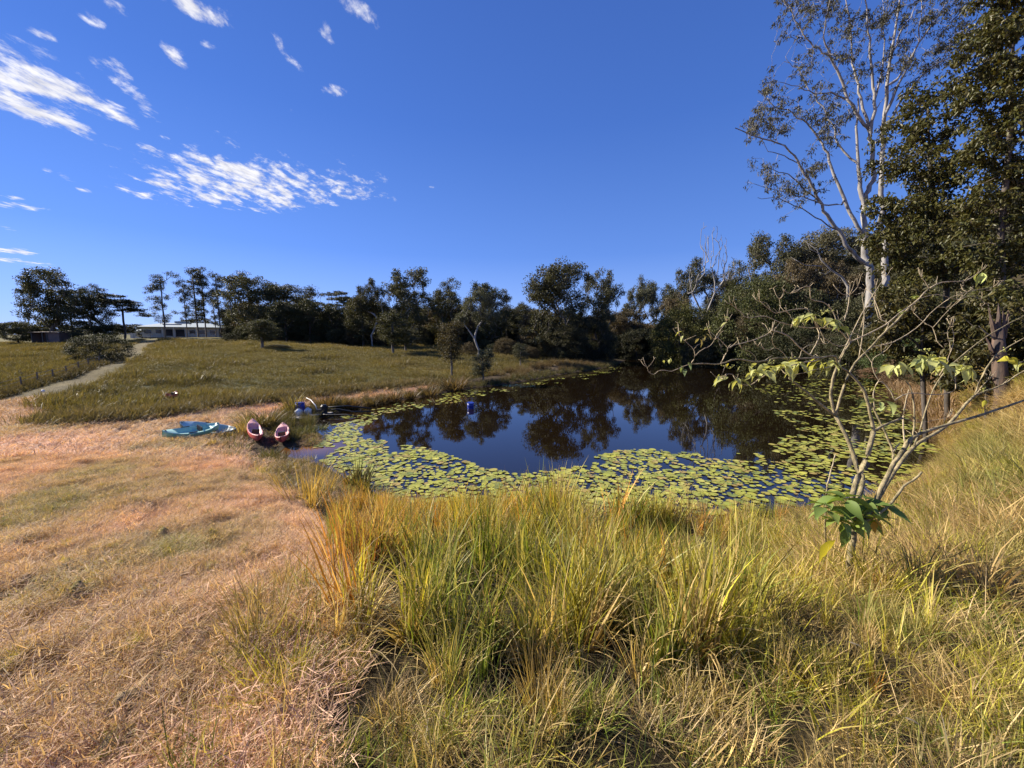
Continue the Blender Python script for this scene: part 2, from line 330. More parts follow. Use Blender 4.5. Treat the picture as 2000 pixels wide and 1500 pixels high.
def ground_colour(P):
    px, py, dep = project(P); x, y = P[:, 0], P[:, 1]; n = len(P); front = dep > .3
    px = np.where(front, px, 0); py = np.where(front, py, 3000)
    c = np.tile(np.array([.105, .096, .026]), (n, 1))                     # pasture
    a = fbm(x, y, 6, 4)[:, None]; b = fbm(x+40, y+7, 1.8, 4)[:, None]; e = fbm(x*.6+3, y*1.6, 14, 3)[:, None]
    c = c*(1-sstep(.42, .62, a)*.0)+0
    c = c*(1-sstep(.45, .65, e))+np.array([.150, .122, .034])*sstep(.45, .65, e)
    c = c*(1-.75*sstep(.50, .68, a))+np.array([.052, .058, .022])*.75*sstep(.50, .68, a)
    c = c*(.75+.5*b)
    # dry fringe beside the mown strip
    mown = inpoly(px+(fbm(x, y, 1.5, 3)-.5)*20, py+(fbm(x+9, y, 1.5, 3)-.5)*12, MOWN) | (~front & (x < -.4*np.abs(y)*.2-.6) )
    g = (sstep(.50, .66, fbm((x+y*.33)*2.2, (y-.33*x)*.8, 3.5, 4)))[:, None]*.8
    pg = np.exp(-(((px-130)/230)**2+((py-960-(130-px)*.35)/45)**2))+np.exp(-(((px-330)/190)**2+((py-1340+(px-330)*.7)/110)**2))+.8*np.exp(-(((px-60)/110)**2+((py-1165+(px-60)*.4)/30)**2))+.7*np.exp(-(((px-350)/120)**2+((py-1080)/40)**2))
    g = np.clip(g*.52+np.where(front, pg, 0)[:, None]*(.2+.85*b), 0, 1)
    straw = np.array([.66, .415, .285])*(.68+.64*fbm(x*2, y*2, .8, 3)[:, None])
    rd = sstep(.45, .7, fbm(x+5, y+80, 7, 2))[:, None]
    straw = straw*(1-rd*.35)+np.array([.52, .40, .22])*rd*.35
    mc = straw*(1-g)+np.array([.17, .205, .028])*g
    far = sstep(600, 200, px)[:, None]*sstep(870, 820, py)[:, None]
    mc = mc*(1-.5*far)+np.array([.26, .19, .08])*.5*far
    c = np.where(mown[:, None], mc, c)
    W = [tuple(onzg(*p)) for p in TRACK]
    td = segdist(x, y, W, False); k = (np.exp(-(td/1.7)**2)*.45)[:, None]; c = c*(1-k)+np.array([.20, .145, .085])*(.8+.4*b)*k
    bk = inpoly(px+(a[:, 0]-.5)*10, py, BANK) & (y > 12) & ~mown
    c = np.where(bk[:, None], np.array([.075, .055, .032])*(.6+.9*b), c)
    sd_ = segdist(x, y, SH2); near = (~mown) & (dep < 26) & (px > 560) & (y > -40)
    c = np.where((near & (sd_ > .0))[:, None], np.array([.06, .046, .022])*(.55+.9*b), c)  # near bank soil coloured darker to deepen the shade between grass blades
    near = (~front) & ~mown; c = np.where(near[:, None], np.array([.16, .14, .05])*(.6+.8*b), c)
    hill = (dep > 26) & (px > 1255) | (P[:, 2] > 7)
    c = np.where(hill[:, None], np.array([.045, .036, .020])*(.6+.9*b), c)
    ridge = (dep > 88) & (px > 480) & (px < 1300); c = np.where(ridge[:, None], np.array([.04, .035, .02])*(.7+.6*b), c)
    mud = (np.exp(-(sd_/.8)**2)*.8)[:, None]; c = c*(1-mud)+np.array([.06, .042, .025])*mud
    ins = inpoly(x, y, SH2); c = np.where(ins[:, None], np.array([.07, .035, .012]), c)
    return np.clip(c, 0, 1)
def onzg(px, py):
    """ground point seen at pixel: march along the ray"""
    d = vdir(px, py); ts = np.geomspace(1.2, 260, 500); X = d[0]*ts; Y = d[1]*ts; Z = CZ+d[2]*ts
    h = height(X, Y, False); k = np.argmax(Z < h)
    if not (Z < h).any(): k = -1
    return np.array([X[k], Y[k]])
radii = np.concatenate([[0.0], np.geomspace(.5, 26, 400), np.geomspace(26.4, 420, 150), np.geomspace(440, 3500, 12)])
ang = np.concatenate([np.linspace(-62, 62, 640), np.linspace(63, 296, 120)])*pi/180
RR, AA = np.meshgrid(radii, ang, indexing='ij'); GX = (RR*np.sin(AA)).ravel(); GY = (RR*np.cos(AA)).ravel()
GZ = height(GX, GY)
far_ = sstep(300, 900, np.hypot(GX, GY)); GZ = GZ*(1-far_)+far_*np.clip(GZ, 3, 12)
P = np.column_stack([GX, GY, GZ]); nr, na = RR.shape
ii, jj = np.meshgrid(np.arange(nr-1), np.arange(na), indexing='ij'); j2 = (jj+1) % na
Fq = np.column_stack([(ii*na+jj).ravel(), (ii*na+j2).ravel(), ((ii+1)*na+j2).ravel(), ((ii+1)*na+jj).ravel()])[:, ::-1]
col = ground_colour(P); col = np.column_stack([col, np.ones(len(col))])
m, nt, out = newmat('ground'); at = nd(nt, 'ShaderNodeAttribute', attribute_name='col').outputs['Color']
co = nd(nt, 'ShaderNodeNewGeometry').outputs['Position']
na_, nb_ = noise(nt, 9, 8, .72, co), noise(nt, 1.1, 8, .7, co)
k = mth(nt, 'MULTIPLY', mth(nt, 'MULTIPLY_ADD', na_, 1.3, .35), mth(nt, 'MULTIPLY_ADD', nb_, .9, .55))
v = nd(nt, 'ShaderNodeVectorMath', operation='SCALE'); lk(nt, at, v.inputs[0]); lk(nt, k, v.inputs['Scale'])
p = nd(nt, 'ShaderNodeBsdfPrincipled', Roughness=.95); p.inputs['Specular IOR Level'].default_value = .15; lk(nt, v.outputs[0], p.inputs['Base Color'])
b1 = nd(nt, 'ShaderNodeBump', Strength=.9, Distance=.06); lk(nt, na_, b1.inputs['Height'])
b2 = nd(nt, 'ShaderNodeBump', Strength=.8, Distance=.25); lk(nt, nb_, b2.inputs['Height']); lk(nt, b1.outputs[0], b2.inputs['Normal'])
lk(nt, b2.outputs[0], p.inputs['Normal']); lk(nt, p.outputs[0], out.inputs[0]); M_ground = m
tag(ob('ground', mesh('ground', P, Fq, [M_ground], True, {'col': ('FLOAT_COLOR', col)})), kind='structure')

# water
m, nt, out = newmat('pond_water'); co = nd(nt, 'ShaderNodeNewGeometry').outputs['Position']
p = nd(nt, 'ShaderNodeBsdfPrincipled', Roughness=.02, IOR=1.38); p.inputs['Base Color'].default_value = (.011, .0065, .0025, 1)
p.inputs['Specular IOR Level'].default_value = .8
bw = nd(nt, 'ShaderNodeBump', Strength=.05, Distance=.02); lk(nt, noise(nt, 1.6, 3, .5, co), bw.inputs['Height']); lk(nt, bw.outputs[0], p.inputs['Normal'])
sh = nd(nt, 'ShaderNodeAttribute', attribute_name='shallow').outputs['Fac']
lk(nt, mixc(nt, sh, (.010, .006, .0025), (.16, .07, .018)), p.inputs['Base Color'])
lk(nt, p.outputs[0], out.inputs[0])
wc = np.array(SH2); 
gx, gy = np.meshgrid(np.linspace(wc[:, 0].min()-3, wc[:, 0].max()+3, 150), np.linspace(wc[:, 1].min()-3, wc[:, 1].max()+3, 220), indexing='ij')
wx, wy = gx.ravel(), gy.ravel(); wpx, wpy, wd = project(np.column_stack([wx, wy, wx*0]))
shal = np.exp(-(((wpx-600)/75)**2+((wpy-872)/16)**2))*1.2+.5*np.exp(-(((wpx-700)/30)**2+((wpy-830)/10)**2))
keep = inpoly(wx, wy, SH2) | (segdist(wx, wy, SH2) < 2.2); nx_, ny_ = gx.shape
a_, b_ = np.meshgrid(np.arange(nx_-1), np.arange(ny_-1), indexing='ij'); q = np.column_stack([(a_*ny_+b_).ravel(), ((a_+1)*ny_+b_).ravel(), ((a_+1)*ny_+b_+1).ravel(), (a_*ny_+b_+1).ravel()])
q = q[keep[q].all(1)]
tag(ob('pond_water', mesh('pond_water', np.column_stack([wx, wy, wx*0]), q, [m], True, {'shallow': ('FLOAT', np.clip(shal, 0, 1))})), kind='structure')

# ------------------------------------------------------------------ grass prototypes and scatter
PROTO = bpy.data.collections.new('prototypes')
def blades(n, L, Ls, wd, rad, t0, t0s, curve, cs, segs=4, outward=.6, seed=0, zmax=None):
    r = np.random.default_rng(seed); V = []; Fs = []; H = []; RV = []
    for i in range(n):
        rr = rad*math.sqrt(r.random()); a = r.random()*2*pi; b = np.array([rr*cos(a), rr*sin(a), 0.])
        ph = a+r.normal(0, 1.2*(1-outward)+.25) if r.random() < outward else r.random()*2*pi
        l = max(.03, r.normal(L, Ls)); w_ = wd*r.uniform(.6, 1.3); th = abs(r.normal(t0, t0s)); cu = r.normal(curve, cs)
        d = np.array([cos(ph), sin(ph), 0.]); tw = r.normal(0, .8); sdv = np.array([-sin(ph+tw), cos(ph+tw), 0.])
        p_ = b.copy(); k0 = len(V); rv = r.random()
        for s in range(segs+1):
            f = s/segs; ww = w_*(1-f**1.6)*(.65+.35*min(1, f*3))
            if s < segs: V += [p_-sdv*ww/2, p_+sdv*ww/2]; H += [f, f]; RV += [rv, rv]
            else: V.append(p_.copy()); H.append(1); RV.append(rv)
            ang_ = th+cu*f**1.5
            p_ = p_+(d*sin(ang_)+np.array([0, 0, cos(ang_)]))*l/segs
            if p_[2] < 0.005: p_[2] = .005+.01*rv
        for s in range(segs-1):
            k = k0+2*s; Fs += [(k, k+1, k+3), (k, k+3, k+2)]
        k = k0+2*(segs-1); Fs.append((k, k+1, k+2))
    V = np.array(V)
    if zmax: V[:, 2] = np.minimum(V[:, 2], zmax)
    return V, np.array(Fs), np.array(H), np.array(RV)
def cat(*gs):
    V = []; Fq_ = []; H = []; R = []; k = 0
    for g in gs: V.append(g[0]); Fq_.append(g[1]+k); H.append(g[2]); R.append(g[3]); k += len(g[0])
    return np.concatenate(V), np.concatenate(Fq_), np.concatenate(H), np.concatenate(R)
def gmesh(name, g, mat): return mesh(name, g[0], g[1], [mat], False, {'h': ('FLOAT', g[2]), 'rv': ('FLOAT', g[3])})
def protoset(name, meshes):
    c = bpy.data.collections.new(name)
    for i, me in enumerate(meshes):
        o = bpy.data.objects.new('%s_%02d' % (name, i), me); c.objects.link(o)
    return c, len(meshes), meshes
tall = protoset('tall', [gmesh('t', cat(blades(22, 1.0, .2, .027, .16, .12, .09, .55, .35, 5, .6, 10+i), blades(8, .8, .2, .016, .2, .5, .3, 1.5, .5, 5, .6, 30+i), blades(10, .35, .1, .022, .2, .5, .3, .9, .4, 3, .4, 40+i)), M_grass) for i in range(5)])
arch = protoset('arch', [gmesh('a', cat(blades(28, .85, .18, .021, .13, .35, .2, 1.7, .4, 6, .85, 50+i), blades(12, .75, .12, .013, .1, .15, .1, .6, .3, 4, .6, 60+i)), M_grass) for i in range(4)])
short = protoset('short', [gmesh('s', cat(blades(50, .24, .08, .008, .17, .5, .35, .9, .5, 3, .4, 70+i), blades(16, .34, .1, .007, .2, 1.0, .3, .5, .3, 3, .3, 80+i)), M_grass) for i in range(4)])
mat_ = protoset('matted', [gmesh('m', blades(90, .32, .12, .0085, .22, 1.15, .3, .35, .4, 4, .3, 90+i), M_grass) for i in range(4)])
mown = protoset('mown', [gmesh('w', cat(blades(110, .085, .035, .005, .22, 1.25, .3, .2, .6, 2, .2, 100+i, .06), blades(30, .05, .02, .006, .2, .5, .4, .4, .4, 2, .2, 110+i)), M_straw) for i in range(4)])
mownc = protoset('mownc', [gmesh('w', blades(60, .20, .07, .016, .42, 1.15, .3, .3, .5, 2, .2, 115+i, .10), M_straw) for i in range(3)])
past = protoset('past', [gmesh('p', cat(blades(46, .26, .08, .022, .42, .5, .35, .7, .4, 2, .3, 120+i)), M_reed) for i in range(3)])
reed = protoset('reed', [gmesh('r', cat(blades(60, .85, .18, .018, .28, .25, .18, .7, .4, 4, .7, 130+i), blades(30, .4, .1, .02, .35, .7, .3, .8, .4, 3, .5, 140+i)), M_reed) for i in range(4)])
fine_ = protoset('stalk', [gmesh('k', blades(7, 1.15, .2, .0045, .14, .25, .2, .6, .4, 5, .5, 150+i), M_grass) for i in range(3)])
def gn_tree(coll):
    ng = bpy.data.node_groups.new('scatter', 'GeometryNodeTree')
    ng.interface.new_socket('Geometry', in_out='INPUT', socket_type='NodeSocketGeometry'); ng.interface.new_socket('Geometry', in_out='OUTPUT', socket_type='NodeSocketGeometry')
    n = ng.nodes; gi = n.new('NodeGroupInput'); go = n.new('NodeGroupOutput'); ip = n.new('GeometryNodeInstanceOnPoints'); ci = n.new('GeometryNodeCollectionInfo')
    ci.inputs['Collection'].default_value = coll; ci.inputs['Separate Children'].default_value = True; ci.inputs['Reset Children'].default_value = True
    def na(name, t):
        a = n.new('GeometryNodeInputNamedAttribute'); a.data_type = t; a.inputs[0].default_value = name; return a.outputs[0]
    l = ng.links; l.new(gi.outputs[0], ip.inputs['Points']); l.new(ci.outputs[0], ip.inputs['Instance']); ip.inputs['Pick Instance'].default_value = True
    l.new(na('pick', 'INT'), ip.inputs['Instance Index']); l.new(na('rot', 'FLOAT_VECTOR'), ip.inputs['Rotation']); l.new(na('scl', 'FLOAT_VECTOR'), ip.inputs['Scale'])
    l.new(ip.outputs[0], go.inputs[0]); return ng
def scatter(name, P, scl, tint, proto, label, catg, tilt=.12, rot=None):
    n = len(P)
    if n == 0: return
    if rot is None: rot = np.column_stack([rng.normal(0, tilt, n), rng.normal(0, tilt, n), rng.random(n)*2*pi])
    if np.ndim(scl) == 1: scl = np.column_stack([scl]*3)
    me = mesh(name, P, [], None, False, {'rot': ('FLOAT_VECTOR', rot), 'scl': ('FLOAT_VECTOR', scl), 'pick': ('INT', rng.integers(0, proto[1], n)),
        'tint': ('FLOAT_COLOR', np.column_stack([tint, np.ones(n)]))})
    o = ob(name, me); md = o.modifiers.new('scatter', 'NODES'); md.node_group = gn_tree(proto[0])
    return tag(o, label, catg, kind='stuff')
def field(n, tmin, tmax, pxmin=-150, pxmax=2150, power=1.0):
    """random ground points: n candidates over a wedge in front, uniform in area"""
    t = np.sqrt(rng.uniform(tmin**2, tmax**2, n)) if power == 1 else np.exp(rng.uniform(np.log(tmin), np.log(tmax), n))
    px = rng.uniform(pxmin, pxmax, n); x = (px-1000)/F*t; y = t*.985; z = height(x, y); P = np.column_stack([x, y, z])
    a, b, dep = project(P); return P, a, b, dep
def pal(n, cols, wts, P=None, sc_=1.2, jit=.18):
    """patchy choice among colours: noise picks, so neighbours agree"""
    cols = np.array(cols); wts = np.cumsum(np.array(wts)/sum(wts))
    u = np.clip((fbm(P[:, 0]+3, P[:, 1]+11, sc_, 2)-.5)*1.9+.5, 0, .999)*.6+rng.random(n)*.4
    u = np.argsort(np.argsort(u))/max(1, n); k = np.searchsorted(wts, u, side='right').clip(0, len(cols)-1)
    return cols[k]*(1+rng.normal(0, jit, (n, 1))).clip(.5, 1.6)
GREEN, YGREEN, STRAW, ORANGE, DGREEN, BROWN = (.105,.18,.008), (.36,.35,.015), (.50,.36,.14), (.48,.21,.025), (.035,.06,.016), (.15,.095,.04)
EDGE = [(470,870),(490,905),(555,965),(620,1040),(650,1110),(668,1200),(640,1330),(560,1480),(500,4000)]
WILD = [(680,985),(640,1040),(645,1110),(660,1200),(600,1330),(520,1480),(420,4000),(5000,4000),(5000,600),(1860,700),(1800,780),(1848,850),(1850,910),(1700,980),(1400,1030),(1000,1030),(760,990),(660,940)]
def is_water(P): return inpoly(P[:, 0], P[:, 1], SH2)
# tall grass on the bank in front
P, a, b, dep = field(7000, 1.3, 13)
ok = inpoly(a, b, WILD) & ~is_water(P) & (a < 1900)
hgt = np.where(dep < 3.3, sstep(1.4, 2.7, dep)*.56+.12, .74)*(1-.42*sstep(1350, 1650, a))
hgt = hgt*(1-.35*sstep(720, 600, a))*(.65+.7*fbm(P[:, 0]+31, P[:, 1]+5, 1.1, 2))
hgt *= (.85+.45*np.exp(-((a-1080)/150)**2)*sstep(5, 8, dep))*(1-.22*sstep(950, 780, a)*sstep(4, 6, dep))*(1-.7*np.exp(-(((a-1650)/90)**2+((b-1120)/80)**2)))
dens = sstep(1.5, 2.3, dep)*(1-.45*sstep(1400, 1700, a))*sstep(.42, .53, fbm(P[:, 0], P[:, 1], .8, 3)+.01)
ok &= rng.random(len(P)) < dens*.95
P_, h_ = P[ok], hgt[ok]; n = len(P_)
tint = pal(n, [GREEN, YGREEN, STRAW, ORANGE, YGREEN, GREEN], [3, 3, 1.6, .7, 2.4, 2.8], P_, 1.3)
ga = (sstep(1000, 760, project(P_)[0])*sstep(4.6, 6, project(P_)[2])*(rng.random(n) < .6))[:, None]; tint = tint*(1-ga)+np.array([.50, .27, .035])*ga*rng.uniform(.8, 1.15, (n, 1))
scatter('tall_grass', P_, np.column_stack([h_*rng.uniform(.85, 1.25, n), h_*rng.uniform(.85, 1.25, n), h_*rng.uniform(.85, 1.3, n)]), tint, tall, 'tall green and golden grass standing along the near bank of the pond', 'grass', .16)
k = rng.random(n) < .42
scatter('arching_grass', P_[k]+rng.normal(0, .08, (k.sum(), 3))*[1, 1, 0], h_[k]*rng.uniform(.8, 1.1, k.sum()), pal(k.sum(), [STRAW, YGREEN, GREEN, (.5,.42,.25)], [4, 2, 2, 2], P_[k]), arch, 'pale bent grass blades arching over in the tall bank grass', 'grass', .15)
k = (rng.random(n) < .16) & (project(P_)[2] > 4)
scatter('grass_stalks', P_[k], h_[k]*rng.uniform(.9, 1.2, k.sum()), pal(k.sum(), [(.5,.40,.22), STRAW], [1, 1], P_[k]), fine_, 'thin straw coloured stalks rising out of the bank grass', 'grass', .2)
# short matted grass low in the picture and on the right slope
P, a, b, dep = field(6500, .9, 9)
ok = inpoly(a, b, [(420,1180),(600,1150),(700,1330),(1000,1390),(1300,1360),(1500,1100),(1560,1000),(1850,920),(1900,880),(5000,700),(5000,5000),(200,5000),(330,1470),(470,1330)]) & ~is_water(P) & (dep > .7)
ok &= rng.random(len(P)) < .40+.55*sstep(.36, .48, fbm(P[:, 0]+9, P[:, 1]+30, .6, 2))
P_ = P[ok]; n = len(P_); dp = dep[ok]; aa = a[ok]
scatter('short_grass', P_, rng.uniform(.5, 1.15, n)*(.75+.25*sstep(1.2, 4, dp)), pal(n, [YGREEN, STRAW, GREEN, (.33,.26,.11), GREEN], [3.4, 2.4, 2.6, 1.6, 2.2], P_, .8), short, 'short green and straw grass at the foot of the picture', 'grass', .2)
k = rng.random(n) < .5*sstep(.36, .52, fbm(P_[:, 0]+60, P_[:, 1], .7, 2))+.30
scatter('matted_grass', P_[k], rng.uniform(.55, 1.1, k.sum())*(.55+.45*sstep(1.2, 4, dp[k])), pal(k.sum(), [STRAW, (.36,.24,.11), YGREEN, (.46,.34,.18)], [2.6, 2, 2.4, 1.6], P_[k], .9), mat_, 'dry matted grass lying flat over the near bank', 'grass', .15)
# dry slope on the right
P, a, b, dep = field(10000, 3, 26, 1500, 2400)
ok = inpoly(a, b, [(1800,780),(1848,850),(1850,910),(1800,960),(1700,1000),(1560,1040),(1600,1400),(6000,1600),(6000,500),(1860,690)]) & ~is_water(P)
ok |= inpoly(a, b, [(1715,730),(1800,690),(1860,690),(1810,800)]) & ~is_water(P)
P_ = P[ok]; n = len(P_); gl = np.exp(-(((a[ok]-1960)/80)**2+((b[ok]-900)/60)**2))
tt = pal(n, [STRAW, (.42,.27,.12), (.24,.22,.05), YGREEN, (.45,.30,.15), (.12,.15,.02)], [2.6, 2.4, 2, 2.6, 2, 1.6], P_, 1.3); tt = tt*(1-gl[:, None]*.8)+np.array(GREEN)*gl[:, None]*.8
scatter('dry_grass', P_, rng.uniform(.8, 1.5, n), tt, mat_, 'tan dry grass covering the right hand slope', 'grass', .25)
k = rng.random(n) < .5
scatter('slope_grass', P_[k], rng.uniform(.45, .85, k.sum())*(.6+.5*fbm(P_[k][:, 0], P_[k][:, 1], 1.3, 2)), tt[k]*rng.uniform(.8, 1.1, (k.sum(), 1)), arch, 'leaning tufts of dry grass on the right hand slope', 'grass', .25)
# mown area left
P, a, b, dep = field(24000, 1.1, 11, -200, 760)
ok = inpoly(a, b, MOWN) & (rng.random(len(P)) < .9)
P_ = P[ok]; n = len(P_); gc = ground_colour(P_)
scatter('mown_grass', P_, rng.uniform(.75, 1.2, n), gc*rng.uniform(.8, 1.35, (n, 1))*1.05, mown, 'pinkish brown mown grass drying on the cut bank', 'grass', .15)
g = gc[:, 1]/gc[:, 0]; k = (g > .70) & (rng.random(n) < .6)
scatter('green_turf', P_[k], rng.uniform(.12, .26, k.sum()), pal(k.sum(), [YGREEN, (.15,.17,.03), GREEN], [2, 2, 1], P_[k]), short, 'green shoots growing back through the mown grass', 'grass', .2)
P, a, b, dep = field(14000, 10, 40, -200, 900)
ok = inpoly(a, b, MOWN); P_ = P[ok]; n = len(P_)
scatter('mown_grass', P_, rng.uniform(.8, 1.3, n), ground_colour(P_)*rng.uniform(.85, 1.3, (n, 1)), mownc, 'cut grass on the track beside the pasture', 'grass', .15)
# pasture
P, a, b, dep = field(70000, 19, 95, -200, 1260)
ok = ~inpoly(a, b, MOWN) & ~inpoly(a, b, BANK) & ~is_water(P) & (b < 830) & (P[:, 2] > .35)
TR = [tuple(onzg(*p)) for p in TRACK]; ok &= (segdist(P[:, 0], P[:, 1], TR, False) > 1.6) & (rng.random(len(P)) < np.clip(1.15-.004*dep, .3, 1))
P_ = P[ok]; n = len(P_)
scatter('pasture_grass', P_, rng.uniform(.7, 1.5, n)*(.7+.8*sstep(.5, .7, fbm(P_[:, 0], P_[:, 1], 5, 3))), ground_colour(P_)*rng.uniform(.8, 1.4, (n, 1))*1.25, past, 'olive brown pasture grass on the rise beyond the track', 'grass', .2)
# pale fringe where pasture meets the mown strip
L_ = [tuple(onzg(*p)) for p in [(110,828),(160,822),(400,795),(550,776),(700,764),(850,748)]]
k_ = rng.integers(0, 5, 2600); f_ = rng.random(2600); A_ = np.array(L_); P2 = A_[k_]*(1-f_[:, None])+A_[k_+1]*f_[:, None]+rng.normal(0, .55, (2600, 2))+np.array([0, .6])
P2 = np.column_stack([P2, height(P2[:, 0], P2[:, 1])]); n = len(P2)
scatter('fringe_grass', P2, rng.uniform(.8, 1.6, n), pal(n, [(.17,.15,.07), (.11,.10,.035), (.20,.17,.09)], [2, 2, 1], P2, 2), past, 'greyish uncut grass fringing the mown strip', 'grass', .2)
# reeds along the far left shore
P, a, b, dep = field(26000, 15, 95, 450, 1300)
bk = inpoly(a, b, [(560,872),(520,832),(560,800),(640,786),(760,774),(862,756),(980,728),(1060,708),(1190,704),(1215,712),(1050,743),(900,764),(800,784),(700,798),(640,815),(618,840)]) & ~is_water(P)
sdd = segdist(P[:, 0], P[:, 1], SH2)
ok = bk & (sdd < 2.4) & (sdd > .1) & (rng.random(len(P)) < .8); P_ = P[ok]; n = len(P_)
scatter('shore_sedge', P_, rng.uniform(.35, .75, n), pal(n, [(.035,.055,.016), (.05,.075,.02), (.075,.085,.035)], [2, 2, 1], P_, 2), reed, 'dark green sedge edging the water on the far shore', 'sedge', .15)
ok = bk & (sdd > 1.1) & (rng.random(len(P)) < .6*sstep(.36, .5, fbm(P[:, 0], P[:, 1], 2.0, 2))); P_ = P[ok]; n = len(P_)
scatter('bank_rushes', P_, rng.uniform(.5, .95, n)*sstep(600, 850, a[ok]).clip(.8, 1), pal(n, [(.09,.06,.028), (.12,.08,.035), (.06,.055,.022), (.15,.10,.045)], [3, 2, 2, 1], P_, 2.5), reed, 'brown rushes crowding the bank between track and water', 'rushes', .15)

# trodden litter round the launching spot, and dry bank beyond the pads on the right
P, a, b, dep = field(9000, 8, 30, 380, 760)
ok = inpoly(a, b, [(430,850),(470,835),(560,800),(620,800),(640,850),(600,880),(640,930),(700,960),(640,1010),(560,975),(490,920),(440,885)]) & ~is_water(P)
ok &= ~((np.abs(a-497) < 26) & (np.abs(b-866) < 34)) & ~((np.abs(a-554) < 26) & (np.abs(b-868) < 34)) & ~((np.abs(a-598) < 34) & (b > 800) & (b < 850)); P_ = P[ok]; n = len(P_)
scatter('shore_litter', P_, rng.uniform(.5, .9, n), pal(n, [(.30,.22,.13), (.22,.17,.10), (.15,.16,.05), (.38,.30,.18)], [3, 2, 2, 1], P_, .8), mownc, 'trodden straw litter and weeds around the launching spot', 'litter', .2)
k = rng.random(n) < .16
scatter('shore_weeds', P_[k], rng.uniform(.5, 1.1, k.sum()), pal(k.sum(), [(.14,.16,.04), (.09,.11,.03), (.25,.20,.07)], [2, 2, 2], P_[k], .8), past, 'green and brown weeds among the litter at the launching spot', 'weeds', .2)
P, a, b, dep = field(7000, 18, 60, 1640, 1900)
ok = inpoly(a, b, [(1690,700),(1900,640),(1900,760),(1850,900),(1815,830),(1770,780),(1730,745)]) & ~is_water(P); P_ = P[ok]; n = len(P_)
scatter('far_bank_grass', P_, rng.uniform(1.2, 2.4, n), pal(n, [(.30,.19,.11), (.36,.24,.13), (.20,.13,.07)], [2, 2, 1], P_, 2), past, 'reddish dry grass on the far right bank', 'grass', .25)

# ------------------------------------------------------------------ trees
def skel(trunk, attract, seed, bend=.35, up=.25, step=.12, pen=.55):
    """greedy branching: joins every attraction point to the nearest suitable node of the growing skeleton"""
    r = np.random.default_rng(seed); nodes = [np.array(p, float) for p in trunk]; par = [-1]+list(range(len(trunk)-1)); H = max(p[2] for p in attract)
    base = len(trunk); order = np.argsort([np.linalg.norm(a-nodes[-1]) for a in attract]); tips = []
    NN = np.zeros((len(trunk)+len(attract)*14+10, 3)); n = len(nodes); NN[:n] = nodes; PA = np.full(len(NN), -1); PA[:n] = par; D = np.zeros(len(NN)); 
    lo = 1 if n > 2 else 0
    for i in order:
        a = attract[i]; v = a-NN[lo:n]; d = np.linalg.norm(v, axis=1)+1e-6
        cost = d*(1+pen*(1-np.clip(v[:, 2]/d, -1, 1)))+.12*D[lo:n]
        j = int(np.argmin(cost))+lo; p0 = NN[j]; L = np.linalg.norm(a-p0)
        if L < 1e-4: tips.append(j); continue
        pd = NN[j]-NN[PA[j]] if PA[j] >= 0 else np.array([0, 0, 1.]); pd = pd/(np.linalg.norm(pd)+1e-9)
        k = max(1, min(7, int(L/(step*H))+1)); c = p0+pd*L*bend+np.array([0, 0, up*L*.3])*0+r.normal(0, .05*L, 3)
        prev = j
        for q in range(1, k+1):
            f = q/k; pt = (1-f)**2*p0+2*f*(1-f)*c+f*f*a
            if q < k: pt = pt+r.normal(0, .02*L, 3)
            NN[n] = pt; PA[n] = prev; D[n] = D[prev]+L/k; prev = n; n += 1
        tips.append(prev)
    return NN[:n], PA[:n], tips
def radii_of(PA, tips, r0, rmin, ex=.5, trunk_r=None):
    n = len(PA); w_ = np.zeros(n)
    for t in tips: w_[t] += 1
    for i in range(n-1, 0, -1): w_[PA[i]] += w_[i]          # children always follow parents
    w_ = np.maximum(w_, .6); R = rmin+(r0-rmin)*((w_-.6)/(w_[0]-.6+1e-9))**ex
    return R
def wood(NN, PA, R, sides=6, minr=0.0):
    n = len(NN); D = np.zeros((n, 3))
    for i in range(1, n): D[i] = NN[i]-NN[PA[i]]
    D[0] = NN[1]-NN[0]; D /= np.linalg.norm(D, axis=1)[:, None]+1e-9
    main = {}
    for i in range(1, n):
        p_ = PA[i]
        if p_ not in main or R[i] > R[main[p_]]: main[p_] = i
    V = []; Fq_ = []; ring = {}
    def mk(c, d, r_):
        ref = np.array([1., .2, .1]) if abs(d[0]) < .8 else np.array([.1, 1., .2]); a = np.cross(d, ref); a /= np.linalg.norm(a); b = np.cross(d, a); k = len(V)
        for q in range(sides): V.append(c+r_*(a*cos(2*pi*q/sides)+b*sin(2*pi*q/sides)))
        return k
    ring[0] = mk(NN[0], D[0], R[0])
    for i in range(1, n):
        p_ = PA[i]
        if R[i] < minr: ring[i] = None; continue
        k0 = ring[p_] if main[p_] == i and ring.get(p_) is not None else mk(NN[p_], D[i], R[i]*1.15)
        k1 = mk(NN[i], D[i], R[i]); ring[i] = k1
        # align rings: same axes choice keeps twist small
        for q in range(sides): Fq_.append((k0+q, k0+(q+1) % sides, k1+(q+1) % sides, k1+q))
    return np.array(V), np.array(Fq_)
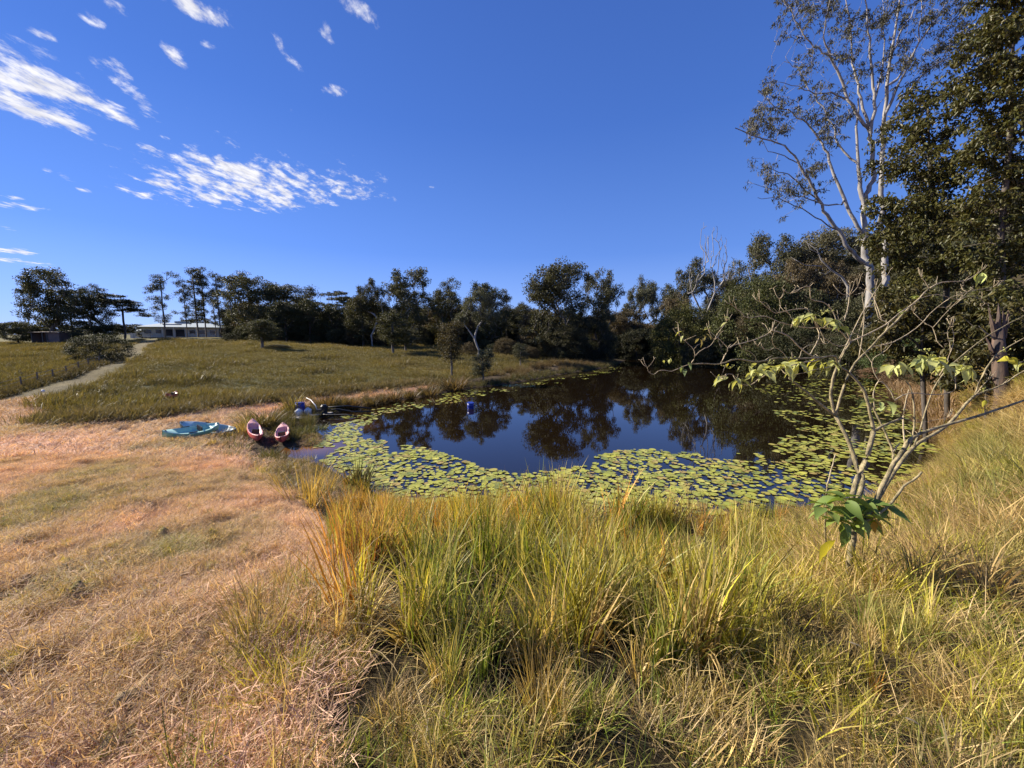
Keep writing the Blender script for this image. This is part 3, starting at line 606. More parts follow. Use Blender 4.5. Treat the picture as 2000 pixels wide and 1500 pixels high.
def leaves(cent, rad, per, L, W, seed, droop=.3, flat=.7, fold=False):
    r = np.random.default_rng(seed); cent = np.repeat(np.asarray(cent), per, axis=0); rad = np.repeat(np.broadcast_to(np.asarray(rad, float), (len(cent)//per,)), per); n = len(cent)
    g = r.normal(0, 1, (n, 3)); g /= np.linalg.norm(g, axis=1)[:, None]; g *= (r.random(n)**.45)[:, None]
    g[:, 2] *= flat; P_ = cent+g*rad[:, None]
    a = r.normal(0, 1, (n, 3)); a[:, 2] -= droop*1.5; a /= np.linalg.norm(a, axis=1)[:, None]
    b = np.cross(a, r.normal(0, 1, (n, 3))); b /= np.linalg.norm(b, axis=1)[:, None]+1e-9
    l = (L*r.uniform(.6, 1.35, n))[:, None]; w_ = (W*r.uniform(.7, 1.3, n))[:, None]
    rv = r.random(n)
    if not fold:
        V = np.stack([P_, P_+a*l*.45+b*w_*.5, P_+a*l, P_+a*l*.45-b*w_*.5], 1).reshape(-1, 3); Fq_ = np.arange(4*n).reshape(n, 4); k = 4
    else:
        nn = np.cross(a, b); dn = nn*w_*.25
        V = np.stack([P_, P_+a*l*.35+b*w_*.5+dn, P_+a*l*.75+b*w_*.36+dn, P_+a*l-np.array([0,0,.08])*l, P_+a*l*.75-b*w_*.36+dn, P_+a*l*.35-b*w_*.5+dn], 1).reshape(-1, 3)
        i = np.arange(n)[:, None]*6; Fq_ = np.concatenate([i+np.array([0, 1, 2, 3]), i+np.array([0, 3, 4, 5])]); k = 6
    rvv = np.repeat(rv, k); hh = np.tile(np.array([0, .5, 1, .5] if k == 4 else [0, .3, .7, 1, .7, .3]), n)
    return V, Fq_, hh, rvv
def lobes_pts(lobes, n, r, shell=.35):
    """attraction points inside a union of ellipsoids (cx, cy, cz, rx, ry, rz), denser near the surface"""
    vol = np.array([l[3]*l[4]*l[5] for l in lobes])**.8; k = r.choice(len(lobes), n, p=vol/vol.sum()); L = np.array(lobes)[k]
    g = r.normal(0, 1, (n, 3)); g /= np.linalg.norm(g, axis=1)[:, None]; g *= (shell+(1-shell)*r.random(n)**.6)[:, None]
    return L[:, :3]+g*L[:, 3:]
def tree_mesh(name, seed, lobes, trunk, n=150, clus=.5, per=50, L=.26, W=.11, r0=.16, rmin=.012, flat=.7, droop=.3, bark=None, leafm=None, fold=False, pen=.55, shell=.35, sides=6, leafy=1.0, ex=.5, minr=0):
    r = np.random.default_rng(seed); A = lobes_pts(lobes, n, r, shell); NN, PA, tips = skel(trunk, A, seed, pen=pen)
    R = radii_of(PA, tips, r0, rmin, ex); V, Fq_ = wood(NN, PA, R, sides, minr)
    wm = mesh(name+'_trunk', V, Fq_, [bark or M_bark_grey], True)
    c = NN[np.array(tips)]; c = c[r.random(len(c)) < leafy]
    lm = None
    if len(c):
        V, Fq_, h, rv = leaves(c, clus*r.uniform(.6, 1.3, len(c)), per, L, W, seed+1, droop, flat, fold)
        lm = mesh(name+'_crown', V, Fq_, [leafm or M_tree], False, {'h': ('FLOAT', h), 'rv': ('FLOAT', rv)})
    return wm, lm
rr = np.random.default_rng(5)
def jl(lst, s=.0): return [tuple(l) for l in lst]
# unit trees are 10 m tall, about 7 m wide
KIND = {}
def gum(seed, wide=1.0, n=230, **k):
    r = np.random.default_rng(seed); lob = [(0, 0, 6.8, 1.9, 1.9, 2.2), (.3, 0, 3.3, 2.1, 2.1, 2.0)]
    for i in range(14):
        a = i*2.4+r.random(); d = r.uniform(1.3, 2.7)*wide; lob.append((d*cos(a), d*sin(a), r.uniform(1.3, 8.5), r.uniform(.8, 1.4), r.uniform(.8, 1.4), r.uniform(.7, 1.3)))
    return tree_mesh('gum', seed, lob, [(0,0,0), (.05,.05,1.0), (.1,0,1.8)], n, .62, 88, .20, .085, .19, .014, shell=.3, bark=M_bark_grey, **k)
KIND['gum'] = [gum(s) for s in (1, 2, 3, 4)]
KIND['pale_gum'] = [tree_mesh('gum', 21+s, [(a_*1.1, b_*1.1, z_, 1.0, 1.0, 1.1) for a_, b_, z_ in [(0,0,8.6),(1.6,.3,7.6),(-1.6,.5,7.3),(.4,1.6,7),(-.5,-1.7,7),(2.2,-.6,5.8),(-2.3,-.4,5.4),(.9,.2,6)]], [(0,0,0),(.1,0,.7),(.1,.05,1.2)], 200, .55, 70, .19, .08, .17, .016, bark=M_bark_white, shell=.2) for s in range(3)]
def skinny(seed):
    r = np.random.default_rng(seed); lob = []
    for i in range(15): lob.append((r.normal(0, .7), r.normal(0, .7), 3.0+i*.47, r.uniform(.5, 1.0), r.uniform(.5, 1.0), r.uniform(.4, .7)))
    return tree_mesh('gum', seed, lob, [(0,0,0), (.1,.0,3), (.0,.05,5), (.1,0,7), (0,.1,9)], 130, .45, 46, .17, .07, .11, .014, bark=M_bark_grey)
KIND['skinny'] = [skinny(s) for s in (31, 32, 33)]
def dense(seed, leafm=None, n=230):
    r = np.random.default_rng(seed); lob = [(0, 0, 5, 2.6, 2.6, 4.2)]
    for i in range(10):
        a = i*2.4; d = r.uniform(1.4, 2.4); lob.append((d*cos(a), d*sin(a), r.uniform(1.4, 8.3), r.uniform(.9, 1.5), r.uniform(.9, 1.5), r.uniform(.8, 1.3)))
    return tree_mesh('dense', seed, lob, [(0,0,0), (.1,.1,1.2), (0,.1,3), (.1,0,5)], n, .72, 78, .22, .125, .2, .015, shell=.72, bark=M_bark_dark, minr=.02)
KIND['dense'] = [dense(s) for s in (41, 42, 43)]
def wattle(seed):
    r = np.random.default_rng(seed); lob = [(0, 0, 3.6, 4.4, 4.4, 4.2)]
    for i in range(12):
        a = i*2.4; d = r.uniform(2.4, 4.2); z = r.uniform(1.2, 7.2); lob.append((d*cos(a)*(1-.06*z), d*sin(a)*(1-.06*z), z, 1.4, 1.4, 1.3))
    return tree_mesh('wattle', seed, lob, [(0,0,0), (.1,.1,.8), (0,.1,2)], 340, .8, 90, .20, .095, .2, .015, shell=.8, bark=M_bark_dark, minr=.03, droop=.0)
KIND['wattle'] = [wattle(s) for s in (51, 52)]
def spread(seed):
    r = np.random.default_rng(seed); lob = []
    for i in range(22):
        a = i*2.4; z = r.uniform(1.6, 9.3); d = r.uniform(.8, 3.3)*(1.15-z/14); lob.append((d*cos(a), d*sin(a), z, 1.15, 1.15, .38))
    return tree_mesh('spread', seed, lob, [(0,0,0), (.1,.1,2), (0,.1,4), (.1,0,6.2)], 220, .5, 62, .19, .085, .12, .014, flat=.35, bark=M_bark_dark)
KIND['spread'] = [spread(s) for s in (61, 62)]
def sapling(seed):
    r = np.random.default_rng(seed); lob = [(0, 0, 6.4, 1.5, 1.5, 3.1), (r.normal(0,.5), .3, 3.8, 1.2, 1.2, 1.4), (.5, -.3, 8.2, 1, 1, 1.3)]
    return tree_mesh('sapling', seed, lob, [(0,0,0), (.06,.0,2), (.0,.06,4), (0,0,7)], 120, .6, 70, .2, .09, .13, .014, shell=.35, bark=M_bark_grey)
KIND['sapling'] = [sapling(s) for s in (71, 72, 73)]
def round_(seed):
    return tree_mesh('round', seed, [(0,0,5.6,4.2,4.2,3.9),(1.5,1,7.2,2.4,2.4,1.8),(-2,0,5,2.4,2.4,2)], [(0,0,0), (.1,.1,1.2), (.1,0,2.2)], 260, .85, 85, .22, .14, .22, .02, shell=.75, bark=M_bark_dark, minr=.03)
KIND['round'] = [round_(81)]
KIND['dead'] = [tree_mesh('dead', 91, [(-.9,0,7.6,.45,.5,2.2),(.1,.2,8,.6,.6,1.9),(1.1,-.2,7.4,.6,.6,1.9),(2.0,0,6.3,.8,.4,1.3),(-2,0,5.6,.6,.4,1.0)], [(0,0,0),(.05,0,1.2),(.1,.1,2.0)], 170, .5, 10, .2, .1, .11, .010, bark=M_bark_white, leafy=0, pen=1.2)]
def tree(kind, v, x0, x1, top, t, label, catg='tree', tint=(.05,.055,.022), group=None, bark=None, rz=None, sink=.15, lean=0.0):
    cx = (x0+x1)/2; g = ground(cx, t); px_, py_, dp = project(g)
    d = vdir(cx, top); ty = g[1]/d[1]; H = CZ+d[2]*ty-g[2]; Wd = (x1-x0)/F*dp
    wm, lm = KIND[kind][v % len(KIND[kind])]
    key = (kind, v % len(KIND[kind]))
    if key not in EXT:
        co_ = np.empty(len((lm or wm).vertices)*3); (lm or wm).vertices.foreach_get('co', co_); co_ = co_.reshape(-1, 3)
        EXT[key] = (np.percentile(co_[:, 0], 99.7)-np.percentile(co_[:, 0], .3), co_[:, 2].max())
    ew, eh = EXT[key]; r = bpy.data.objects.new({'dense': 'dark_tree', 'gum': 'gum_tree', 'pale_gum': 'gum_tree', 'skinny': 'gum_tree', 'spread': 'gum_tree', 'wattle': 'wattle_tree', 'sapling': 'young_tree', 'round': 'round_tree', 'dead': 'dead_tree'}[kind], None)
    C.objects.link(r); r.location = (g[0], g[1], g[2]-sink); r.rotation_euler = (0, lean, rz if rz is not None else (random.choice([0, pi]) + random.uniform(-.3, .3)))
    r.scale = (Wd/ew, Wd/ew, (H+sink)/eh); tag(r, label, catg, group)
    j = rr.uniform(1.15, 1.7); tw = ob('trunk', wm, r); 
    if lm: ob('crown', lm, r, tint=np.array(tint)*j)
    return r
EXT = {}
G1, G2, G3, G4, DK, OL = (.050,.055,.025), (.062,.066,.034), (.072,.078,.046), (.085,.082,.05), (.026,.034,.014), (.072,.078,.018)
BR = (.085,.065,.035)
T = tree
T('round',0,10,66,627,88,'small round dark tree at the far left edge of the pasture skyline',tint=G1)
T('gum',1,54,160,521,92,'tall open gum with branches to its foot, leftmost of the big skyline trees',tint=G1)
T('spread',0,100,185,560,96,'thin gum between the tall open gum and the black round crown',tint=DK)
T('gum',2,150,222,549,90,'tall gum with a black rounded crown behind the dark bush',tint=DK)
T('spread',1,196,292,574,92,'wide drooping gum reaching out right over the skyline gap',tint=DK)
T('dense',0,142,164,648,84,'little dark conifer shaped tree beside the grey shed',tint=DK)
T('wattle',1,152,246,650,42,'broad black bush standing beside the dirt track','bush',tint=DK)
T('dense',1,268,296,646,112,'small dark shrub on the skyline left of the farmhouse','shrub',tint=G1)
T('round',0,358,422,622,140,'dark round tree rising behind the farmhouse roof',tint=DK)
T('skinny',0,297,349,527,104,'slender gum in front of the left end of the farmhouse',tint=G1)
T('skinny',1,350,382,540,106,'short slender gum before the middle of the farmhouse',tint=G1)
T('skinny',2,368,408,520,108,'slender gum second from right before the farmhouse',tint=G1)
T('skinny',0,382,424,516,110,'tallest slender gum before the farmhouse, with a tufted top',tint=G1, rz=2.)
T('skinny',1,408,436,560,112,'thin low gum between the tallest slender gum and the right hand one',tint=G1, rz=1.)
T('skinny',2,414,450,527,108,'slender gum past the right end of the farmhouse',tint=G1, rz=2.4)
T('gum',0,442,548,527,92,'big gum with a broad crown right of the slender row',tint=G1)
T('gum',3,520,620,556,100,'airy gum showing sky through its top at the end of the dark wood',tint=G1)
T('dense',0,528,590,585,84,'black tree at the left end of the dark wood',tint=DK)
T('dense',1,575,640,582,86,'black tree with a level top in the dark wood',tint=DK)
T('spread',0,606,678,566,110,'flat topped gum standing up behind the dark wood',tint=G1)
T('spread',1,650,706,568,108,'small tiered gum top behind the dark wood',tint=G1)
T('dense',2,628,690,590,88,'black tree in the middle of the dark wood',tint=DK)
T('dense',0,676,742,575,84,'olive black tree where the dark wood meets the tall gums',tint=(.04,.042,.016))
T('pale_gum',0,694,762,540,82,'gum with a pale forked trunk at the edge of the pasture',tint=G1)
T('gum',1,752,852,521,84,'largest gum behind the pasture, crown broad and uneven',tint=G1)
T('gum',2,838,912,542,88,'gum with sky showing between its low stems',tint=G1)
T('dense',1,820,900,600,92,'dark undergrowth tree below the gum with sky between stems',tint=BR)
T('pale_gum',1,890,978,556,66,'grey green gum fanning out from many pale stems',tint=G3)
T('gum',3,925,1000,546,84,'dark gum looming behind the many stemmed pale gum',tint=DK)
T('skinny',1,972,1008,568,92,'thin gum beside the sky gap left of the big gum',tint=G1)
T('skinny',2,1004,1042,586,90,'low ragged gum at the foot of the sky gap',tint=G1, rz=.5)
T('gum',0,1026,1152,498,76,'biggest gum on the far shore, its pale limbs seen through the crown',tint=G2)
T('gum',1,1128,1208,522,80,'gum joined to the right side of the biggest gum',tint=G2)
T('dense',2,1008,1090,600,80,'brownish tree filling the left foot of the biggest gum',tint=BR)
T('wattle',0,1050,1150,622,74,'olive bush at the foot of the biggest gum','bush',tint=(.055,.055,.028))
T('wattle',1,1088,1192,614,78,'blue black bush hanging over the water below the biggest gum','bush',tint=(.028,.034,.022))
T('sapling',0,482,542,622,60,'small tree alone on the left of the pasture below the dark wood',tint=(.055,.06,.022))
T('wattle',0,512,566,672,62,'low grey shrub spreading beside the lone pasture tree','shrub',tint=(.08,.08,.05))
T('sapling',1,735,802,606,66,'small round headed tree with a bare trunk in the pasture',tint=(.05,.055,.016))
T('sapling',2,764,822,638,72,'small pale stemmed tree behind the bare trunked pasture tree',tint=G3)
T('sapling',0,856,908,624,42,'narrow young tree on the bank, its leaves turned olive brown',tint=(.07,.058,.022), rz=1.)
T('sapling',1,920,966,678,40,'thin grey green sapling leaning on the bank rushes',tint=G3)
T('sapling',2,1000,1034,668,56,'small grey green bush on the far bank near the biggest gum','shrub',tint=G3)
for (x0, x1, top, t, k, v, tn, lb) in [
 (1150,1222,596,98,'gum',2,BR,'brownish gum at the head of the pond, just right of the biggest gum'),
 (1185,1260,600,100,'dense',0,(.06,.05,.03),'brown tree above the dark inlet'),
 (1214,1282,532,112,'pale_gum',2,G3,'tall blue green gum standing up above the inlet'),
 (1255,1330,545,118,'gum',3,G3,'dusty gum right of the tall one above the inlet'),
 (1195,1290,638,92,'wattle',1,(.03,.036,.02),'dark bush closing the inlet of the pond'),
 (1300,1395,498,104,'pale_gum',0,G3,'gum with pale trunks beside the bare dead tree'),
 (1285,1350,570,98,'gum',0,BR,'brown gum between the inlet trees and the wattle thicket'),
 (1370,1440,525,112,'gum',1,G4,'grey brown gum right of the bare dead tree'),
 (1415,1500,500,108,'gum',2,G3,'gum where the right hand hill begins to climb'),
 (1462,1560,446,96,'gum',3,G2,'high gum on the shoulder of the right hand hill'),
 (1540,1650,432,94,'gum',0,G4,'highest grey gum on the hill left of the white trunks'),
 (1620,1730,450,98,'pale_gum',1,G3,'gum on the hill directly behind the white trunks'),
 (1500,1590,500,84,'gum',1,BR,'reddish brown gum below the hill crest'),
 (1580,1680,505,80,'pale_gum',2,BR,'brown gum with white limbs below the hill crest'),
 (1430,1520,545,84,'dense',1,(.075,.06,.035),'rusty brown tree behind the dark wattle'),
 (1680,1800,470,84,'gum',2,G2,'gum behind the leafy right hand trees'),
 (1780,1900,440,80,'gum',3,G2,'gum on the hill half hidden by glossy leaves'),
 (1880,2010,400,76,'gum',0,G2,'gum on the hill at the right edge of the picture'),
 ]: T(k, v, x0, x1, top, t, lb, tint=tn)
T('dead',0,1334,1420,434,92,'bare dead tree with upright white branches on the far shore',catg='dead tree',rz=0)
T('wattle',0,1272,1400,578,76,'olive green wattle mounded over the far right shore','bush',tint=OL)
T('wattle',1,1390,1545,535,66,'dark green wattle, biggest mound on the right shore','bush',tint=(.042,.052,.014))
T('wattle',0,1330,1440,640,70,'low wattle between the two big mounds','bush',tint=(.06,.06,.03), rz=1.)
T('dense',0,1520,1610,560,60,'dark scrub tree right of the biggest wattle mound',tint=DK)
T('dense',1,1590,1680,575,56,'dark scrub tree below the white trunked gum',tint=(.04,.045,.02))
T('wattle',1,1480,1600,628,58,'blackish bush hanging over the right hand water','bush',tint=DK)
T('wattle',0,1590,1720,632,50,'blackish bush under the white trunked gum','bush',tint=(.035,.04,.018), rz=2.)
T('round',0,1770,1870,700,30,'low dark bush on the bank below the ragged glossy tree','bush',tint=(.045,.05,.02), rz=1.)
T('wattle',0,1850,1960,690,24,'low dark bush left of the broken stump','bush',tint=(.05,.055,.02), rz=2.)
T('round',0,1690,1790,716,41,'reddish dry bush low on the far right bank','bush',tint=(.15,.09,.055), rz=2.6)
T('round',0,1640,1735,640,50,'dark scrub bush at the water directly under the white gum','bush',tint=(.035,.04,.018), rz=.4)
T('round',0,1560,1650,650,54,'dark scrub bush at the water left of the white gum','bush',tint=(.05,.045,.025), rz=1.4)
T('round',0,1700,1800,600,46,'tall dark bush hiding the foot of the white gum','bush',tint=(.05,.052,.022), rz=2.4)
T('dense',2,1745,1850,590,44,'dense dark tree between the white gum and the ragged glossy tree',tint=(.045,.05,.02))
T('dense',0,1830,1960,560,40,'dense dark tree behind the tallest glossy tree',tint=(.05,.055,.022))
T('wattle',0,1725,1800,690,38,'reddish brown low bush at the right hand waterline','bush',tint=(.12,.075,.045), rz=.3)
T('wattle',1,1690,1790,652,42,'green ferny bush low on the right bank','bush',tint=(.045,.07,.02), rz=.7)

# far woods that read as one mass
def wood_scatter(name, P_, s, kinds, tint, label):
    tint = tint*1.35
    ws = [KIND[k][v] for k, v in kinds]; n = len(P_); pk = rng.integers(0, len(ws), n)
    rot = np.column_stack([np.zeros(n), np.zeros(n), rng.random(n)*2*pi]); scl = np.column_stack([s*rng.uniform(.9, 1.2, n)*1.1]*2+[s])
    for suffix, idx in (('crowns', 1), ('trunks', 0)):
        pr = protoset(name+suffix, [w_[idx] for w_ in ws])
        me = mesh(name, P_, [], None, False, {'rot': ('FLOAT_VECTOR', rot), 'scl': ('FLOAT_VECTOR', scl), 'pick': ('INT', pk), 'tint': ('FLOAT_COLOR', np.column_stack([tint, np.ones(n)]))})
        o = ob(name, me); md = o.modifiers.new('scatter', 'NODES'); md.node_group = gn_tree(pr[0]); tag(o, label if idx else label.replace('crowns', 'trunks'), 'forest', kind='stuff')
def pts_t(n, x0, x1, t0, t1, gap):
    P, a, b, dep = field(n, t0, t1, x0, x1); keep = []
    for i in range(len(P)):
        if all((P[i, 0]-P[j, 0])**2+(P[i, 1]-P[j, 1])**2 > gap*gap for j in keep): keep.append(i)
    return P[keep], dep[keep]
WK = [('gum', 0), ('gum', 1), ('gum', 2), ('gum', 3), ('dense', 0), ('dense', 1), ('pale_gum', 0), ('wattle', 0)]
P_, dp = pts_t(900, 1400, 2700, 60, 125, 5.0); k = (P_[:, 2] > 2.5); P_ = P_[k]; n = len(P_)
wood_scatter('hill_forest', P_-[0, 0, .3], rng.uniform(.75, 1.25, n), WK, pal(n, [G2, G3, BR, G4, (.07,.055,.03)], [2, 2, 2, 2, 2], P_, 14), 'grey green and brown forest crowns covering the right hand hill')
P_, dp = pts_t(500, 470, 1420, 98, 150, 5.0); n = len(P_)
wood_scatter('ridge_forest', P_-[0, 0, .3], rng.uniform(.85, 1.2, n), [('gum', 0), ('dense', 0), ('dense', 1), ('dense', 2), ('gum', 2)], pal(n, [DK, G1, BR], [3, 2, 1], P_, 20), 'dark forest crowns filling the ridge behind the pasture')
P_, dp = pts_t(260, -500, 300, 150, 260, 6); n = len(P_)
wood_scatter('skyline_forest', P_-[0, 0, .3], rng.uniform(.35, .62, n), [('gum', 0), ('dense', 0), ('round', 0)], pal(n, [G1, G2], [1, 1], P_, 20), 'low distant forest crowns on the left skyline')
P_, dp = pts_t(900, 440, 1700, 62, 108, 2.6); k = (P_[:, 2] > .25) & (project(P_)[0] > np.where(dp > 80, 440, 900)) & ((dp > 70) | (project(P_)[0] > 1280))
k &= (P_[:, 2] > .6)*1 > -1
k &= (project(P_)[0] > -1) & ((dp > 84) | (project(P_)[0] > 900)); P_ = P_[k]; n = len(P_)
wood_scatter('understorey', P_-[0, 0, .2], rng.uniform(.22, .5, n), [('round', 0), ('dense', 0), ('wattle', 0), ('wattle', 1)], pal(n, [DK, G1, BR, (.05,.055,.035)], [3, 2, 2, 2], P_, 10), 'low dark scrub crowns along the foot of the wood')

# ------------------------------------------------------------------ the big white gum
def px2w(c, t): return ray(1400+c[0]*.4, c[1]*.4, t)
GT = 52.0; gb = ground(1706, GT); gr_ = np.random.default_rng(17)
limbs = [([(752,1400),(740,1290),(722,1180),(716,1070),(708,960),(695,850),(690,780),(680,620),(690,480)], .62, 0, None),
 ([(820,1400),(820,1280),(815,1150),(800,950),(805,760),(812,620),(830,420),(855,250),(885,60),(900,-120)], .55, 1.5, None),
 ([(716,1000),(742,930),(770,860),(762,740),(750,640),(768,500),(760,380),(745,250),(735,100),(715,-90)], .40, -1, None),
 ([(738,1290),(690,1262),(650,1220),(600,1130),(540,1050),(500,980),(460,900),(420,830),(380,760),(300,700),(200,670),(90,625)], .33, -2.5, None),
 ([(712,1140),(650,1040),(610,940),(570,850),(545,750),(500,680),(440,600),(370,550),(280,520),(200,440)], .27, 1, None),
 ([(752,650),(700,580),(640,490),(600,370),(560,290),(500,230),(440,190),(380,100),(340,10)], .25, -2, None),
 ([(744,620),(705,480),(680,380),(660,270),(655,150),(630,0),(620,-100)], .20, 2, None),
 ([(690,800),(640,760),(590,700),(560,600),(520,520),(450,440),(400,330),(330,300)], .16, 3, None),
 ([(830,420),(900,360),(960,260),(1050,120),(1150,-20)], .22, 2, None), ([(820,560),(870,450),(930,330),(990,200),(1000,0)], .22, -2, None),
 ([(815,640),(880,520),(1000,370),(1100,300),(1200,250),(1230,150)], .18, 0, None), ([(860,250),(900,150),(960,50),(1010,-60)], .14, 3, None),
 ([(600,1130),(540,1100),(450,1040),(350,990),(270,965),(200,965)], .10, -3, None), ([(610,1000),(520,1000),(420,960),(320,935),(190,900)], .11, 0, None),
 ([(500,980),(430,930),(350,850),(280,830),(210,800)], .10, -4, None), ([(460,900),(400,800),(330,760),(250,740),(160,590)], .09, -2, None), ([(560,290),(520,180),(540,60),(560,-60)], .12, -3, None),
 ([(768,500),(800,380),(820,200),(810,0)], .15, 1, None), ([(640,490),(560,450),(480,460),(400,420),(300,400)], .12, -1, None)]
NN = []; PAR = []; RAD = []
for li, (pts, r0, dz, _) in enumerate(limbs):
    P3 = []
    for i, c in enumerate(pts): P3.append(px2w(c, GT+dz*i/len(pts)*1.3))
    if li < 2: P3 = [np.array([P3[0][0], P3[0][1], gb[2]-.3])]+P3
    P3 = np.array(P3); Q = []; 
    for i in range(len(P3)-1):
        for f in (0, .33, .66): Q.append(P3[i]*(1-f)+P3[i+1]*f+(gr_.normal(0, .10, 3) if f else 0))
    Q.append(P3[-1]); k0 = len(NN); m_ = len(Q)
    if li < 2: par0 = -1 if li == 0 else 0
    else: par0 = int(np.argmin(np.linalg.norm(np.array(NN)-Q[0], axis=1)))
    for i, q in enumerate(Q):
        NN.append(q); PAR.append(par0 if i == 0 else k0+i-1); RAD.append(.82*r0*(1-.86*(i/(m_-1))**.9)+.015)
NN = np.array(NN); nl = len(NN)
lobs = [(380,130,80),(440,310,60),(260,400,80),(200,560,60),(330,520,60),(300,620,50),(520,440,60),(240,830,60),(330,920,70),(640,100,70),(560,40,60),(760,100,60),(840,80,70),(960,60,80),(1050,150,90),(1150,80,90),(1100,260,70),(1200,20,60),(440,30,60),(700,300,70),(540,640,60),(470,800,60),(1000,300,70),(620,230,60),(900,230,70),(420,920,60),(720,-90,90),(900,-90,90),(560,-80,80),(1050,-60,90),(350,-40,60),(620,560,60),(480,560,60),(170,620,40),(800,350,80),(1220,200,60)]
AT = []
for (x, y, r_) in lobs:
    for i in range(22):
        a = gr_.normal(0, r_*.66, 2); AT.append(px2w((x+a[0], y+a[1]), GT+gr_.normal(0, 2.4)))
AT = np.array(AT); order = np.argsort([np.min(np.linalg.norm(NN-a, axis=1)) for a in AT]); tipsN = []
cap = len(NN)+len(AT)*8; B = np.zeros((cap, 3)); B[:nl] = NN; PB = np.full(cap, -1); PB[:nl] = PAR; RB = np.zeros(cap); RB[:nl] = RAD; n = nl
for i in order:
    a = AT[i]; v = a-B[2:n]; d = np.linalg.norm(v, axis=1)+1e-6; ok_ = d*(1+.7*(1-v[:, 2]/d))+np.where(RB[2:n] > .3, 1.5, 0); j = int(np.argmin(ok_))+2
    p0 = B[j]; L_ = np.linalg.norm(a-p0); pd = B[j]-B[PB[j]] if PB[j] >= 0 else np.array([0, 0, 1.]); pd /= np.linalg.norm(pd)+1e-9
    k = max(1, min(6, int(L_/.8)+1)); c_ = p0+pd*L_*.4+gr_.normal(0, .07*L_, 3); prev = j; r0 = min(RB[j]*.7, .02+.014*L_)
    for q in range(1, k+1):
        f = q/k; B[n] = (1-f)**2*p0+2*f*(1-f)*c_+f*f*a+gr_.normal(0, .03*L_, 3)*(f < 1); PB[n] = prev; RB[n] = r0*(1-f)+.014*f+.004; prev = n; n += 1
    tipsN.append(prev)
V, Fq_ = wood(B[:n], PB[:n], RB[:n], 8)
org = np.array([gb[0], gb[1], gb[2]])
root = bpy.data.objects.new('gum_tree', None); C.objects.link(root); root.location = org
tag(root, 'towering white trunked gum with long bare pale limbs and thin tufts of leaves', 'tree')
ob('trunk', mesh('white_gum_wood', V-org, Fq_, [M_bark_white], True), root)
tp = B[np.array(tipsN)]; tp = tp[gr_.random(len(tp)) < .9]
V, Fq_, h, rv = leaves(tp-[0, 0, .2], gr_.uniform(.3, .75, len(tp)), 30, .42, .11, 5, .9, .9)
ob('crown', mesh('white_gum_leaves', V-org, Fq_, [M_tree], False, {'h': ('FLOAT', h), 'rv': ('FLOAT', rv)}), root, tint=(.080,.080,.045))
# white dead limb showing below it, on its own snag
MBt = MB(); sn = ground(1650, 60)
for pts, r_ in (([(640,1400),(610,1352),(560,1320),(510,1270),(490,1220),(420,1170)], .2), ([(512,1300),(430,1295),(360,1255)], .09), ([(500,1240),(455,1215),(440,1180)], .06), ([(560,1320),(530,1340),(500,1330)], .06)):
    W_ = [px2w(c, 56) for c in pts]
    if r_ == .2: W_ = [np.array([W_[0][0]+1, W_[0][1], float(height(W_[0][0]+1, W_[0][1])[0])-.2])]+W_
    MBt.tube(np.array(W_), np.linspace(r_, .03, len(W_)), 7)
tag(MBt.build('dead_tree', M_bark_white, smooth=True), 'bleached dead snag leaning out left below the white gum', 'dead tree')

# ------------------------------------------------------------------ glossy leafy trees on the right
def leafy_tree(name, label, catg, base_px, t, lobes, trunks, tint, seed, per=46, ncl=36, L=.18, W=.085, bark=M_bark_dark, r0=.11):
    r = np.random.default_rng(seed); g = ground(base_px, t); A = []
    for (x, y, R_) in lobes:
        for i in range(int(ncl*(R_/55)**2)+2):
            u = r.normal(0, 1, 3); u /= np.linalg.norm(u); u *= r.random()**.4; dt = R_/F*t
            A.append(ray(x+u[0]*R_, y+u[1]*R_*.95, t)+np.array([0, u[2]*dt*1.3+r.normal(0, .25), 0]))
    A = np.array(A); tr = [np.array([g[0], g[1], g[2]-.2])]+[ray(x, y, t) for x, y in trunks]
    NN, PA, tips = skel([p-g for p in tr], A-g, seed, pen=.6)
    R = radii_of(PA, tips, r0, .008, .5); V, Fq_ = wood(NN, PA, R, 7)
    root = bpy.data.objects.new(name, None); C.objects.link(root); root.location = g; tag(root, label, catg)
    ob('trunk', mesh(name+'_wood', V, Fq_, [bark], True), root); c = NN[np.array(tips)]
    V, Fq_, h, rv = leaves(c, r.uniform(.18, .42, len(c))*(t/15), per, L, W, seed, .55, .8, True)
    ob('crown', mesh(name+'_leaves', V, Fq_, [M_broad], False, {'h': ('FLOAT', h), 'rv': ('FLOAT', rv)}), root, tint=tint)
LG = (.062,.070,.022)
leafy_tree('leafy_tree', 'glossy leaved tree right of the white gum, its crown a ragged column', 'tree', 1850, 19,
  [(1812,190,42),(1775,250,40),(1830,265,48),(1745,320,34),(1800,340,55),(1735,400,36),(1780,420,55),(1845,400,52),(1742,475,38),(1800,505,60),(1850,520,50),(1768,570,40),(1715,455,18),(1860,330,30)],
  [(1850,690),(1848,560),(1830,440),(1815,300),(1812,200)], LG, 201)
leafy_tree('leafy_tree', 'tallest glossy leaved tree, filling the right edge of the picture', 'tree', 1962, 16,
  [(1965,50,55),(1915,110,42),(1985,140,55),(2060,80,80),(1895,185,32),(1950,225,48),(2030,230,60),(1905,290,36),(1975,330,50),(2060,340,70),(1915,385,38),(1985,430,50),(2070,470,80),(1945,500,42),(2010,570,56),(1925,590,40),(1990,-20,70),(1885,455,26)],
  [(1960,680),(1957,560),(1955,450),(1970,300),(1975,180),(1978,80)], LG, 202, bark=M_bark_dark)
